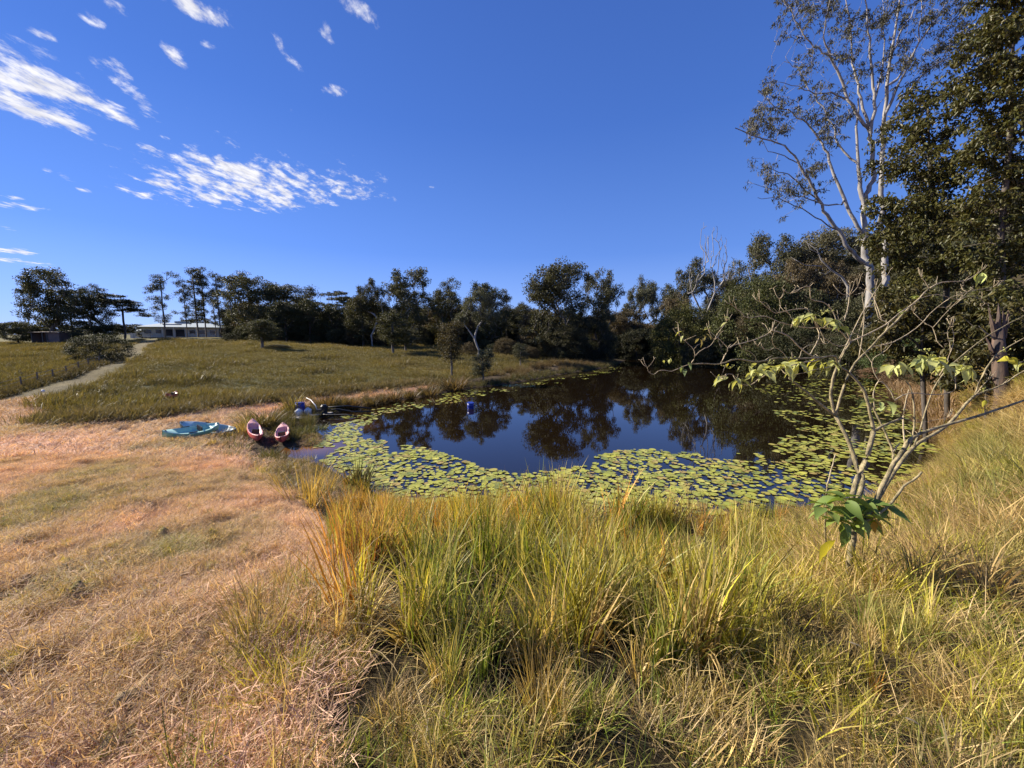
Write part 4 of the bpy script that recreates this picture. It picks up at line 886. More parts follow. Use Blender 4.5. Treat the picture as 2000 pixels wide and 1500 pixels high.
leafy_tree('leafy_shrub', 'dark glossy shrub below the ragged column tree', 'shrub', 1810, 17.5,
  [(1830,720,34),(1860,740,26),(1740,600,45),(1800,620,50),(1850,630,48),(1720,660,34),(1780,680,44),(1850,690,44),(1900,640,40)], [(1800,690),(1802,640)], (.05,.05,.018), 203, ncl=30, L=.2, W=.09, r0=.09)
leafy_tree('leafy_shrub', 'dark glossy shrub behind the broken stump at the right edge', 'shrub', 1930, 14.8,
  [(1900,700,36),(1950,660,46),(2010,660,50),(1985,710,44),(1930,620,40),(1870,735,26),(2070,620,80)], [(1930,720),(1940,680)], (.052,.055,.02), 204, ncl=30, L=.18, W=.085, r0=.09)
# broken stump
g = ground(1957, 14); top_ = [ray(1951, 690, 14), ray(1950, 640, 14)]
st = bpy.data.objects.new('tree_stump', None); C.objects.link(st); st.location = g; tag(st, 'broken dead trunk with splintered reddish top on the right bank', 'stump')
mb = MB(); P0 = [np.array([.05, 0, -.2]), np.array([.02, 0, .25]), (top_[0]-g)*.6, top_[0]-g, top_[1]-g]; mb.tube(np.array(P0), [.28, .22, .20, .19, .13], 11)
ob('trunk', mesh('stump_trunk', mb.V, mb.F, [M_stump], True), st)
for i, (x0, y0, x1, y1, r_) in enumerate([(1943,662,1930,600,.05),(1948,640,1950,592,.06),(1956,645,1962,612,.045),(1962,660,1970,600,.04),(1938,690,1924,655,.05),(1970,640,1972,610,.02),(1945,650,1940,625,.05),(1962,650,1958,600,.03)]):
    mb = MB(); a_ = ray(x0, y0, 14)-g; b_ = ray(x1, y1, 14)-g; mb.tube([a_, (a_+b_)/2+rr.normal(0, .02, 3), b_], [r_*1.3, r_, .008], 5); mb.build('splinter', M_stump, st)
mb = MB(); mb.tube([ray(1940,660,14)-g, ray(1925,650,14)-g, ray(1912,637,14)-g], [.03, .022, .01], 5); mb.build('branch', M_bark_grey, st)

# ------------------------------------------------------------------ farmhouse, shed, fence
M_wall = plain('cream_wall', (.62,.58,.50), .8, .08); M_roof = plain('pale_green_roof', (.50,.56,.52), .45, .08, 2); M_dark = plain('dark_void', (.02,.02,.022), .4, .1)
M_post = plain('old_post', (.14,.12,.10), .9, .3, 20); M_wire = plain('wire', (.25,.25,.25), .5, .1); M_rust = plain('rusty_tin', (.16,.11,.09), .8, .4, 2); M_solar = plain('solar_panel', (.03,.035,.05), .2, .1)
M_glass = plain('window_glass', (.03,.035,.045), .08, .05); M_white = plain('white_plastic', (.78,.78,.75), .45, .06); M_blue = plain('blue_plastic', (.02,.045,.30), .4, .12)
def sloper(x0, x1, y0, y1, z0, z1, inset):
    return MB().add([(x0,y0,z0),(x1,y0,z0),(x1,y1,z0),(x0,y1,z0),(x0+inset,(y0+y1)/2,z1),(x1-inset,(y0+y1)/2,z1),(x0,y0,z0-.12),(x1,y0,z0-.12),(x1,y1,z0-.12),(x0,y1,z0-.12)],
        [(0,1,5,4),(1,2,5),(2,3,4,5),(3,0,4),(9,8,7,6),(6,7,1,0),(7,8,2,1),(8,9,3,2),(9,6,0,3)])
g = ground(366, 116); hz = np.array([g[0], g[1], g[2]-.1]); house = bpy.data.objects.new('farmhouse', None); C.objects.link(house); house.location = hz; house.rotation_euler = (0, 0, math.atan2(-g[0], g[1])*.55)
tag(house, 'low cream farmhouse with pale green roof on the hill among slender gums', 'house')
MB().box((0, 0, 1.45), (18.0, 8, 2.9)).build('wall', M_wall, house)
rf = sloper(-9.9, 9.9, -5.2, 5.2, 2.95, 4.25, 4.5).build('roof', M_roof, house)
MB().box((-2.6, -1.2, 3.98), (4.2, 1.8, .12)).build('solar_panel', M_solar, rf, rot=(.12, 0, 0))
MB().box((-1.0, .5, 4.5), (3.4, 1.4, .5)).build('roof_vent', M_roof, rf)
for i, (x, wd_, z, hh) in enumerate([(-7.6,1.6,1.6,1.0),(-5.2,1.3,1.6,1.0),(-2.8,1.6,1.35,1.9),(-.2,2.2,1.25,2.1),(2.6,1.4,1.6,1.0),(5.0,1.8,1.5,1.2),(7.5,1.5,1.6,1.0)]):
    wf = MB().box((x, -4.03, z), (wd_+.16, .08, hh+.16)).build('window', M_white, house); MB().box((x, -4.085, z), (wd_, .05, hh)).build('pane', M_glass, wf)
for x in (-4, -1.4, 1.2, 3.8): MB().box((x, -5.0, 1.45), (.12, .12, 2.9)).build('post', M_white, house)
mb = MB(); mb.lathe([(1.5, 0), (1.55, 1.8), (1.5, 2.0), (0.2, 2.4)], 20); g = ground(300, 112)
tag(mb.build('water_tank', plain('tank_green', (.42,.46,.42), .6, .1, 2), loc=g-[0, 0, .2], smooth=True), 'squat pale water tank left of the farmhouse', 'water tank')
for px_, t_, wd_, lb in ((440,118,5,'small pale shed beyond the right end of the farmhouse'), (286,114,6,'low pale green outbuilding left of the water tank')):
    g = ground(px_, t_); o = bpy.data.objects.new('outbuilding', None); C.objects.link(o); o.location = g; tag(o, lb, 'shed')
    MB().box((0, 0, .9), (wd_, 3.5, 2.0)).build('wall', M_wall, o); sloper(-wd_/2-.3, wd_/2+.3, -2.1, 2.1, 1.95, 2.4, 1).build('roof', M_roof, o)
g = ground(98, 88); o = bpy.data.objects.new('farm_shed', None); C.objects.link(o); o.location = g; tag(o, 'dark open fronted tin shed under the left hand gums', 'shed')
MB().box((0, 1.2, 1.2), (5.2, .08, 2.4)).build('back_wall', M_rust, o); MB().box((-2.56, 0, 1.2), (.08, 2.4, 2.4)).build('side_wall', M_rust, o); MB().box((2.3, 0, 1.2), (2.6, 2.4, 2.3)).build('side_room', M_rust, o)
MB().box((.4, 0, 2.5), (6.6, 3.0, .08)).build('roof', M_rust, o, rot=(.06, 0, 0))
for x in (-2.4, 0, 1): MB().box((x, -1.3, 1.2), (.12, .12, 2.4)).build('post', M_post, o)
def fence(pts, h, label, n_wire=3):
    root = bpy.data.objects.new('wire_fence', None); C.objects.link(root); root.location = (*pts[0], float(height(*pts[0])[0])); tag(root, label, 'fence'); o_ = np.array(root.location); top = []
    for x, y in pts:
        z = float(height(x, y)[0]); top.append(np.array([x, y, z])-o_); MB().tube([top[-1]-[0, 0, .2], top[-1]+[0, 0, h]], [.05, .04], 7).build('post', M_post, root)
    for k in range(n_wire): MB().tube([p+[0, 0, h*(.35+.28*k)] for p in top], .008, 4).build('wire', M_wire, root)
line = [onzg(*p) for p in ((-40,786),(0,775),(43,762),(75,752),(105,744),(131,737),(155,729),(174,722),(195,714),(215,704),(228,694))]
fence(line, .85, 'old wire fence on dark posts running down beside the dirt track')
A_ = np.array(line); k_ = rng.integers(0, len(A_)-1, 900); f_ = rng.random((900, 1)); P2 = A_[k_]*(1-f_)+A_[k_+1]*f_+rng.normal(0, .25, (900, 2)); P2 = np.column_stack([P2, height(P2[:, 0], P2[:, 1])])
scatter('fence_weeds', P2, rng.uniform(.7, 1.6, 900), pal(900, [(.04,.045,.018), (.07,.065,.025)], [2, 1], P2, 2), past, 'dark weeds grown up along the foot of the track fence', 'weeds', .2)
fence([ground(x, 100)[:2] for x in (262, 278, 294)], 1.2, 'short rail fence on the skyline left of the farmhouse', 2)

# ------------------------------------------------------------------ kayaks
def kayak_mats(name, a): return plain(name, a, .42, .14, 3, .05)
def kayak(label, p_bow, p_stern, colr, deck, roll=0.0, pitch=0.0, inside=None, width=.78, zoff=0.0):
    a_, b_ = np.array(p_bow, float), np.array(p_stern, float); L_ = np.linalg.norm((a_-b_)[:2]); c_ = (a_+b_)/2; z = (a_[2]+b_[2])/2
    root = bpy.data.objects.new('kayak', None); C.objects.link(root); root.location = (c_[0], c_[1], z+zoff)
    root.rotation_euler = (roll, -math.atan2(a_[2]-b_[2], L_)+pitch, math.atan2(a_[1]-b_[1], a_[0]-b_[0])); tag(root, label, 'kayak', 'kayaks lying on the bank')
    ns, nc = 34, 12; V = []; V2 = []
    half = L_/2
    for i in range(ns+1):
        s = -1+2*i/ns; w_ = width/2*max(.02, (1-abs(s)**2.4))**.75; keel = .16*abs(s)**3; deckz = .27+.13*abs(s)**2.2
        for k in range(nc+1):
            q = pi*k/nc; V.append((s*half, -w_*cos(q), keel+(deckz-keel)*(1-sin(q)**.75)))
    Fq1 = [(i*(nc+1)+k, i*(nc+1)+k+1, (i+1)*(nc+1)+k+1, (i+1)*(nc+1)+k) for i in range(ns) for k in range(nc)]
    ob('hull', mesh('kayak_hull', V, Fq1, [colr], True), root)
    nw = 14
    for i in range(ns*2+1):
        s = -1+2*i/(ns*2); w_ = width/2*max(.02, (1-abs(s)**2.4))**.75; deckz = .27+.13*abs(s)**2.2
        for k in range(nw+1):
            v = -1+2*k/nw; u = 1-(max(abs(s+.05)/.62, 0))**4; rec = 0
            well = sstep(0, .35, u)*sstep(.84, .66, abs(v)); rec = .17*well
            if well > .5 and .05 < s < .5: rec -= .035*(0.5+.5*sin(s*75))*sstep(.1, .3, abs(v))
            if well > .5 and -.22 < s < -.05: rec -= .05
            tank = sstep(.1, .02, abs(s+.74)-.08)*sstep(.7, .5, abs(v)); rec += .06*float(tank)
            V2.append((s*half, w_*v*1.0, float(deckz+.03*(1-v*v)-rec+.018*sstep(.8, .9, abs(v))*sstep(1.0, .93, abs(v)))))
    n2 = nw+1; Fq2 = [(i*n2+k, (i+1)*n2+k, (i+1)*n2+k+1, i*n2+k+1) for i in range(ns*2) for k in range(nw)]
    ob('deck', mesh('kayak_deck', V2, Fq2, [deck], True), root)
    sb = MB(); sb.box((-half*.27, 0, .29), (.05, width*.5, .2)); sb.build('seat_back', M_black, root, rot=(0, 0, 0))
    for s in (-1, 1):
        hb = MB(); x = s*half*.93; hb.tube([(x-.06*s, -.05, .40), (x, -.05, .44), (x, .05, .44), (x-.06*s, .05, .40)], .012, 6); hb.build('carry_handle', M_black, root)
        MB().box((half*.1, s*width*.44, .305), (.3, .015, .03)).build('side_handle', M_black, root)
    return root
M_black = plain('black_plastic', (.012,.012,.013), .5, .1)
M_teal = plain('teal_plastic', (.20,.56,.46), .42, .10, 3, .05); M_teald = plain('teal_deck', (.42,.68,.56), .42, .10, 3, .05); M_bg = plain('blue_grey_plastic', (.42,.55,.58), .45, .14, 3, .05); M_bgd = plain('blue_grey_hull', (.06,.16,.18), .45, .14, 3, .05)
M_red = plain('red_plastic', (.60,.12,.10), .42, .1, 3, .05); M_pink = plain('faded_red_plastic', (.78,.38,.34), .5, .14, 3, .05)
def gp(px, py, dz=0.0):
    x, y = onzg(px, py); return np.array([x, y, float(height(x, y)[0])+dz])
def lay(px0, py0, px1, py1, z0=.0, z1=.0): return gp(px0, py0, z0), gp(px1, py1, z1)
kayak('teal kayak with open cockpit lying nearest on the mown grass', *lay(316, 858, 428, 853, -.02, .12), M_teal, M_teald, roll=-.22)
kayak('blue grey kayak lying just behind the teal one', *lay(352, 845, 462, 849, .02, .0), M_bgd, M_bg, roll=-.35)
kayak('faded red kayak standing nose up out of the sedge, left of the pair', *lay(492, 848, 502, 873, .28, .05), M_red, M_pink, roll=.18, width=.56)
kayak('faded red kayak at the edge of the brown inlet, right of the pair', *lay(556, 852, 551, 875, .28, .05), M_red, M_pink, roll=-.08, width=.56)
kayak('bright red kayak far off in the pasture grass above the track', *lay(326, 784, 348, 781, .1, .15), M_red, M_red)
# paddle, drums, board, pump and pipes at the launching spot
g = gp(417, 868, .05); pd_ = bpy.data.objects.new('paddle', None); C.objects.link(pd_); pd_.location = g; pd_.rotation_euler = (0, .1, -.9); tag(pd_, 'white paddle dropped beside the teal kayak', 'paddle')
MB().tube([(-.6, 0, .03), (.6, 0, .05)], .016, 6).build('shaft', M_black, pd_)
mb = MB(); mb.add([(.5,-.03,.04),(.62,-.09,.05),(.85,-.09,.06),(.95,-.03,.06),(.95,.03,.06),(.85,.09,.06),(.62,.09,.05),(.5,.03,.04)]+[(a,b,c+.015) for a,b,c in [(.5,-.03,.04),(.62,-.09,.05),(.85,-.09,.06),(.95,-.03,.06),(.95,.03,.06),(.85,.09,.06),(.62,.09,.05),(.5,.03,.04)]], [tuple(range(7,-1,-1)), tuple(range(8,16))]+[(i,(i+1)%8,(i+1)%8+8,i+8) for i in range(8)]); mb.build('blade', M_white, pd_)
def drum(name, label, px_, py_, r_, h, mat, cap_mat, catg='drum', tiltx=0, z=None, square=False):
    p_ = gp(px_, py_) if z is None else onz(px_, py_, z); root = bpy.data.objects.new(name, None); C.objects.link(root); root.location = p_; root.rotation_euler = (tiltx, 0, .3); tag(root, label, catg)
    if square:
        mb = MB(); q = r_*.8; prof = [(.9,0),(1,.04),(1,h*.7),(.94,h*.82),(.5,h*.95),(.3,h)]
        for i, (f, zz) in enumerate(prof):
            for k in range(12):
                a = 2*pi*k/12+.26; sq = 1/max(abs(cos(a)), abs(sin(a)))**.75; mb.V.append((r_*f*cos(a)*sq*.9, r_*f*sin(a)*sq*.9, zz))
        mb.F += [(i*12+k, i*12+(k+1) % 12, (i+1)*12+(k+1) % 12, (i+1)*12+k) for i in range(len(prof)-1) for k in range(12)]+[tuple(60+k for k in range(12))]
        mb.build('body', mat, root, True); MB().tube([(-.08, 0, h*.95), (-.05, 0, h*1.1), (.05, 0, h*1.1), (.08, 0, h*.95)], .018, 6).build('handle', mat, root)
        MB().lathe([(.035, 0), (.035, .04)], 10, (.0, .08, h*.97)).build('cap', cap_mat, root)
    else:
        MB().lathe([(r_*.96, 0), (r_, .02), (r_, h*.3), (r_*1.03, h*.33), (r_, h*.36), (r_, h*.64), (r_*1.03, h*.67), (r_, h*.7), (r_*.98, h)], 18).build('body', mat, root, True)
        MB().lathe([(r_*1.02, h-.01), (r_*1.02, h+.03), (r_*.8, h+.04)], 18).build('lid', cap_mat, root)
drum('water_drum', 'white square jerrycan standing in front of the blue drum', 584, 814, .22, .48, M_white, M_blue, 'jerrycan', square=True)
drum('storage_drum', 'blue plastic drum behind the white jerrycan', 587, 808, .26, .62, M_blue, M_blue)
drum('water_drum', 'white square jerrycan right of the blue drum', 602, 812, .22, .42, M_white, M_white, 'jerrycan', square=True)
drum('floating_drum', 'small blue drum floating alone far out on the pond', 919, 801, .22, .5, M_blue, M_blue, 'float', .15, -.12)
def plank(px0, py0, px1, py1, wd_, label, mat, name='board', z=.12):
    a_, b_ = gp(px0, py0, z), gp(px1, py1, z); c_ = (a_+b_)/2; L_ = np.linalg.norm(b_-a_)
    o = MB().box((0, 0, 0), (L_, wd_, .05)).build(name, mat, loc=c_, rot=(0, -math.asin((b_[2]-a_[2])/L_), math.atan2(b_[1]-a_[1], b_[0]-a_[0]))); tag(o, label, name)
M_board = plain('weathered_board', (.42,.39,.36), .8, .25, 9)
plank(570, 816, 596, 820, .5, 'weathered grey board lying under the front jerrycan', M_board)
plank(606, 817, 648, 812, .28, 'long grey plank beside the black pump', M_board, 'plank')
g = gp(628, 812, 0); pm = bpy.data.objects.new('water_pump', None); C.objects.link(pm); pm.location = g; tag(pm, 'black pump with pipes at the edge of the sedge', 'pump')
MB().box((0, 0, .22), (.7, .4, .32), .4, .8).build('housing', M_black, pm); MB().lathe([(.16, 0), (.2, .1), (.2, .35), (.12, .45)], 14, (.15, .05, .2)).build('motor', M_black, pm)
for pts in ([(.1,0,.3),(.9,.3,.32),(1.8,.2,.18),(2.8,.6,.12)], [(-.2,-.1,.1),(.6,-.5,.12),(1.6,-.3,.1),(2.4,-.7,.05)], [(.2,.1,.45),(1.2,.9,.42),(2.6,1.2,.2)]): MB().tube(pts, .045, 7).build('pipe', M_black, pm, True)
p0 = gp(620, 811, .3)
mb = MB(); W_ = [p0, p0+[-.25, .3, .25], p0+[-.75, .75, .5], p0+[-1.3, 1.3, .55]]; mb.tube(np.array(W_), [.03, .03, .025, .02], 8)
tag(mb.build('white_pipe', M_white, smooth=True), 'curved white pipe rising from the black pump', 'pipe')
g = gp(85, 773, .12); tag(MB().lathe([(.07, 0), (.09, .05), (.08, .11), (.03, .14)], 12).build('feed_bag', M_white, loc=g, smooth=True), 'little white object lying on the verge of the dirt track', 'bag')

# ------------------------------------------------------------------ lily pads
def pad_mesh(seed):
    r = np.random.default_rng(seed); n = 14; V = [(0, 0, .0)]; a0 = .22; ph = r.random()*6
    for i in range(n+1):
        a = a0+(2*pi-2*a0)*i/n; q = 1+.05*sin(3*a+ph)+r.normal(0, .02); V.append((q*cos(a), q*sin(a), .05+.05*sin(2*a+ph)*r.uniform(.4, 1)))
    me = mesh('lily_pad', V, [(0, i, i+1) for i in range(1, n+1)], [M_pad], True, {'h': ('FLOAT', [0]+[1]*(n+1)), 'rv': ('FLOAT', [r.random()]*(n+2))}); return me
m, nt, out = newmat('lily_pad'); at = nd(nt, 'ShaderNodeAttribute', attribute_type='INSTANCER', attribute_name='tint').outputs['Color']
h = nd(nt, 'ShaderNodeAttribute', attribute_name='h').outputs['Fac']; co = nd(nt, 'ShaderNodeTexCoord').outputs['Object']
e = mth(nt, 'MULTIPLY', mth(nt, 'POWER', h, 5.0), noise(nt, 1.3, 3, .6, co), clamp=True)
cc = mixc(nt, e, at, (.24, .15, .04)); cc = mixc(nt, mth(nt, 'MULTIPLY', noise(nt, 4, 4, .7, co), .5), cc, (.14, .19, .03))
p = nd(nt, 'ShaderNodeBsdfPrincipled', Roughness=.38); lk(nt, cc, p.inputs['Base Color']); p.inputs['Specular IOR Level'].default_value = .5
lk(nt, p.outputs[0], out.inputs[0]); M_pad = m
pads = protoset('pads', [pad_mesh(i) for i in range(5)])
PADS = [[(598,882),(618,850),(640,832),(700,806),(800,788),(900,768),(1050,745),(1100,736),(1200,717),(1222,714),(1160,728),(1100,742),(1050,754),(900,781),(800,802),(730,818),(690,838),(700,850),(760,862),(850,878),(905,898),(935,912),(1010,925),(1120,906),(1170,892),(1240,884),(1290,882),(1400,888),(1520,872),(1560,848),(1525,815),(1500,790),(1478,762),(1540,745),(1640,738),(1730,745),(1745,757),(1770,775),(1800,805),(1826,840),(1848,884),(1836,912),(1790,940),(1690,970),(1560,994),(1400,1014),(1200,1020),(1000,1014),(850,1004),(750,980),(690,950),(650,918)]]
n0 = 150000; x = rng.uniform(-26, 50, n0); y = rng.uniform(9, 75, n0); q_ = 45000; y[:q_] = rng.uniform(9, 26, q_); x[:q_] = rng.uniform(-14, 26, q_)
P = np.column_stack([x, y, 0*x]); a, b, dep = project(P)
jit = (fbm(x, y, 2.2, 3)-.5); ok = inpoly(a+jit*60, b+jit*22, PADS[0]) & is_water(P) & (segdist(x, y, SH2) > .15)
ok &= rng.random(n0) < np.maximum(sstep(.36, .54, fbm(x+70, y+20, 1.3, 3)), .9*sstep(14.5, 12.5, y))*np.where(a > 1460, .38, .95)*np.where(b < 800, .8, 1)
idx = np.where(ok)[0]; sel = []; grid = {}
for i in idx:
    k_ = (int(x[i]//.5), int(y[i]//.5)); good = True; md_ = .135 if dep[i] < 22 else .27
    for u in (-1, 0, 1):
        for v_ in (-1, 0, 1):
            for j in grid.get((k_[0]+u, k_[1]+v_), ()):
                if (x[i]-x[j])**2+(y[i]-y[j])**2 < md_**2: good = False; break
    if good: sel.append(i); grid.setdefault(k_, []).append(i)
sel = np.array(sel); sr = (.06+.10*rng.random(len(sel))**1.3)*np.where(dep[sel] > 22, 1.2, 1); vis = (b[sel] < 985) & (a[sel] > 620) & (a[sel] < 1860)
score = sr/dep[sel]+np.where(vis, 0, -1)-np.where(b[sel] > 955, .5, 0); top300 = np.argsort(-score)[:300]; rest = np.setdiff1d(np.arange(len(sel)), top300)
ptint = pal(len(sel), [(.46,.45,.05), (.37,.39,.045), (.54,.50,.09), (.22,.26,.05), (.42,.28,.07), (.46,.38,.06)], [4, 3, 2.4, 1.4, .9, 1.2], P[sel], .3, .12)
prot = np.column_stack([rng.normal(0, .035, len(sel)), rng.normal(0, .035, len(sel)), rng.random(len(sel))*2*pi]); pz = .008+rng.random(len(sel))*.014
for i in top300:
    s_ = sel[i]; r_ = prot[i]; pxx = a[s_]
    where = 'in front of the tall bank grass' if pxx < 1250 else ('off the grassy bank left of the bare shrub' if pxx < 1560 else 'seen through the stems of the bare shrub')
    brown = ptint[i][1] < ptint[i][0]*.9
    o = ob('lily_pad', pads[2][i % 5], None, (x[s_], y[s_], pz[i]), tuple(r_), (sr[i], sr[i], sr[i]), tint=ptint[i])
    tag(o, ('browning' if brown else 'yellow green')+' lily pad afloat '+where, 'lily pad', ('browning' if brown else 'green')+' lily pads '+where)
scatter('lily_pads', np.column_stack([x[sel][rest], y[sel][rest], pz[rest]]), sr[rest], ptint[rest], pads, 'yellow green lily pads crowding the margins of the pond', 'lily pads', rot=prot[rest])

# ------------------------------------------------------------------ single tussocks
TM = {'up': [gmesh('u', cat(blades(90, 1.0, .16, .013, .26, .22, .12, .55, .3, 5, .8, 300+i), blades(50, .6, .15, .012, .3, .5, .25, 1.2, .4, 5, .8, 310+i)), M_grass) for i in range(3)],
      'arch': [gmesh('v', cat(blades(110, .9, .18, .012, .2, .45, .25, 1.5, .4, 6, .9, 320+i), blades(40, .9, .1, .010, .15, .15, .1, .5, .3, 4, .8, 330+i)), M_grass) for i in range(3)],
      'flop': [gmesh('f', blades(150, .8, .2, .010, .3, .9, .35, 1.4, .4, 6, .9, 340+i), M_grass) for i in range(2)]}
TMF = [gmesh('fu', cat(blades(110, 1.0, .16, .034, .30, .25, .14, .6, .3, 4, .8, 360+i), blades(60, .6, .15, .034, .36, .6, .25, 1.1, .4, 4, .8, 370+i)), M_grass) for i in range(3)]
TMR = []
for f_ in TMF:
    r_ = f_.copy(); r_.materials.clear(); r_.materials.append(M_reed); TMR.append(r_)
def tussock(px, py, h, kind, tint, label, wide=1.0, v=0):
    far_t = gp(px, py)[1] > 11; h *= 1.15 if far_t else 1; wide *= 1.15 if far_t else 1
    p_ = gp(px, py, -.02); o = ob('grass_tussock', (TMR if tint[0] < .23 else TMF)[v % 3] if far_t else TM[kind][v % len(TM[kind])], None, p_, (0, 0, random.random()*6), (h*wide, h*wide, h), tint=tint); tag(o, label, 'grass tussock', 'grass tussocks around the pond')
GOLD = (.42, .25, .05); ORG = (.46, .19, .03)
for args in [
 (600,990,1.05,'up',(.36,.24,.05),'big golden tussock standing on the corner of the mown bank',1.35),
 (640,965,.8,'up',(.30,.24,.07),'golden tussock joined to the right of the big corner one',1.0,1),
 (700,955,.75,'up',(.06,.08,.02),'dark green rush tussock at the water behind the golden corner tussock',1.2,2),
 (690,1120,.85,'up',ORG,'orange tussock glowing at the left end of the tall grass',1.0,1),
 (730,1110,.75,'up',(.40,.22,.05),'rusty tussock just right of the orange one',1.0,2),
 (512,935,.5,'up',(.24,.24,.04),'small yellow green tussock on the mown edge below the red kayaks',1.1),
 (540,955,.45,'up',(.30,.24,.05),'small yellow tussock before the big golden corner tussock',1.0,1),
 (502,1262,.42,'up',(.20,.15,.05),'lone brownish tussock left in the mown grass',1.2,2),
 (572,1180,.35,'up',(.26,.20,.06),'thin straw tussock above the lone one on the mown bank',.8),
 (625,1215,.5,'flop',(.52,.40,.22),'collapsed pale straw tussock hanging down the left end of the tall grass',1.4),
 (690,1230,.6,'flop',(.48,.38,.20),'pale bleached tussock flopped over beside the collapsed one',1.2,1),
 (300,1490,.30,'flop',(.20,.17,.06),'low shaggy tussock at the bottom left corner of the mown bank',1.5),
 (420,1480,.26,'flop',(.14,.15,.04),'low green tussock right of the bottom left shaggy one',1.4,1),
 (1000,1030,.9,'arch',(.28,.24,.08),'tall arching tussock rising highest against the water',1.1),
 (1075,1030,.95,'arch',(.14,.15,.04),'dark green arching tussock beside the highest one',1.0,1),
 (1150,1030,.95,'arch',(.36,.28,.12),'straw coloured tussock leaning right against the water',1.1,2),
 (950,1040,.7,'up',(.22,.22,.05),'green tussock left of the highest arching one',1.0,2),
 (1080,1240,.7,'up',(.17,.21,.03),'bright green tussock in the middle of the tall grass',1.2),
 (1180,1230,.8,'arch',(.10,.13,.03),'dark tussock with bent pale blades over the central hollow',1.2,1),
 (1060,1400,.33,'up',(.30,.20,.05),'small orange tinged tussock low in the middle of the picture',1.0,1),
 (880,1330,.45,'up',(.16,.19,.03),'green tussock below the centre of the tall grass',1.0,2),
 (1480,1290,.30,'up',(.18,.19,.04),'small tussock in the shade left of the bare shrub stem',1.0),
 (1780,1240,.34,'up',(.24,.26,.05),'bright yellow green tussock right of the bare shrub stem',.9,1),
 (1720,1210,.32,'up',(.22,.22,.05),'narrow bright tussock touching the bare shrub stem',.8,2),
 (1980,1140,.55,'up',(.30,.27,.07),'tall yellow tussock at the right edge of the picture',1.0),
 (1940,1120,.5,'arch',(.22,.24,.05),'arching green tussock near the right edge',1.0,1),
 (1960,920,.7,'up',(.10,.16,.03),'fresh green tussock high on the right hand slope',1.6,2),
 (440,858,.45,'up',(.20,.18,.06),'grey green tussock growing over the stern of the teal kayak',1.5),
 (475,850,.55,'up',(.28,.22,.05),'golden tussock between the kayaks',1.2,1),
 (492,838,.8,'up',(.20,.20,.04),'tall green tussock behind the kayaks',1.3,2),
 (520,836,.85,'up',(.14,.12,.04),'brown tussock behind the two faded red kayaks',1.3),
 (528,897,.42,'up',(.07,.10,.03),'dark green rush tussock in front of the red kayaks',1.3,1),
 (548,902,.38,'arch',(.12,.11,.04),'spreading dark tussock at the mouth of the brown inlet',1.3,2),
 (572,806,1.0,'up',(.22,.20,.04),'yellow tussock behind the jerrycans',1.2),
 (600,846,.34,'up',(.08,.13,.02),'bright green sedge hummock before the jerrycans',2.2,1),
 (624,842,.34,'up',(.07,.12,.02),'bright green sedge hummock beside the black pump',2.2,2),
 (640,800,.9,'up',(.14,.085,.03),'rusty brown tussock beside the track above the pump',1.2),
 (690,800,.75,'up',(.22,.13,.05),'rusty tussock halfway along the narrow bank',1.3,1),
 (722,796,.7,'up',(.10,.075,.03),'dark brown tussock right of the halfway one',1.4,2),
 (770,787,.75,'up',(.14,.09,.04),'brown tussock at the start of the thick rushes',1.5),
 (665,798,.8,'up',(.13,.10,.035),'olive brown tussock between the rusty ones on the narrow bank',1.4,2),
 (745,788,.7,'up',(.12,.075,.03),'dark rusty tussock before the start of the thick rushes',1.5,1),
 (800,781,.7,'up',(.11,.08,.035),'grey brown tussock among the thick rushes',1.7,2),
 (840,774,.75,'up',(.13,.09,.04),'tall brown tussock in the middle of the thick rushes',1.9),
 (885,762,1.1,'up',(.12,.08,.04),'brown tussock below the narrow young tree',2.0,1),
 (415,873,.25,'flop',(.34,.25,.10),'low straw tuft in front of the teal kayak',1.6),
 ]: tussock(*args)

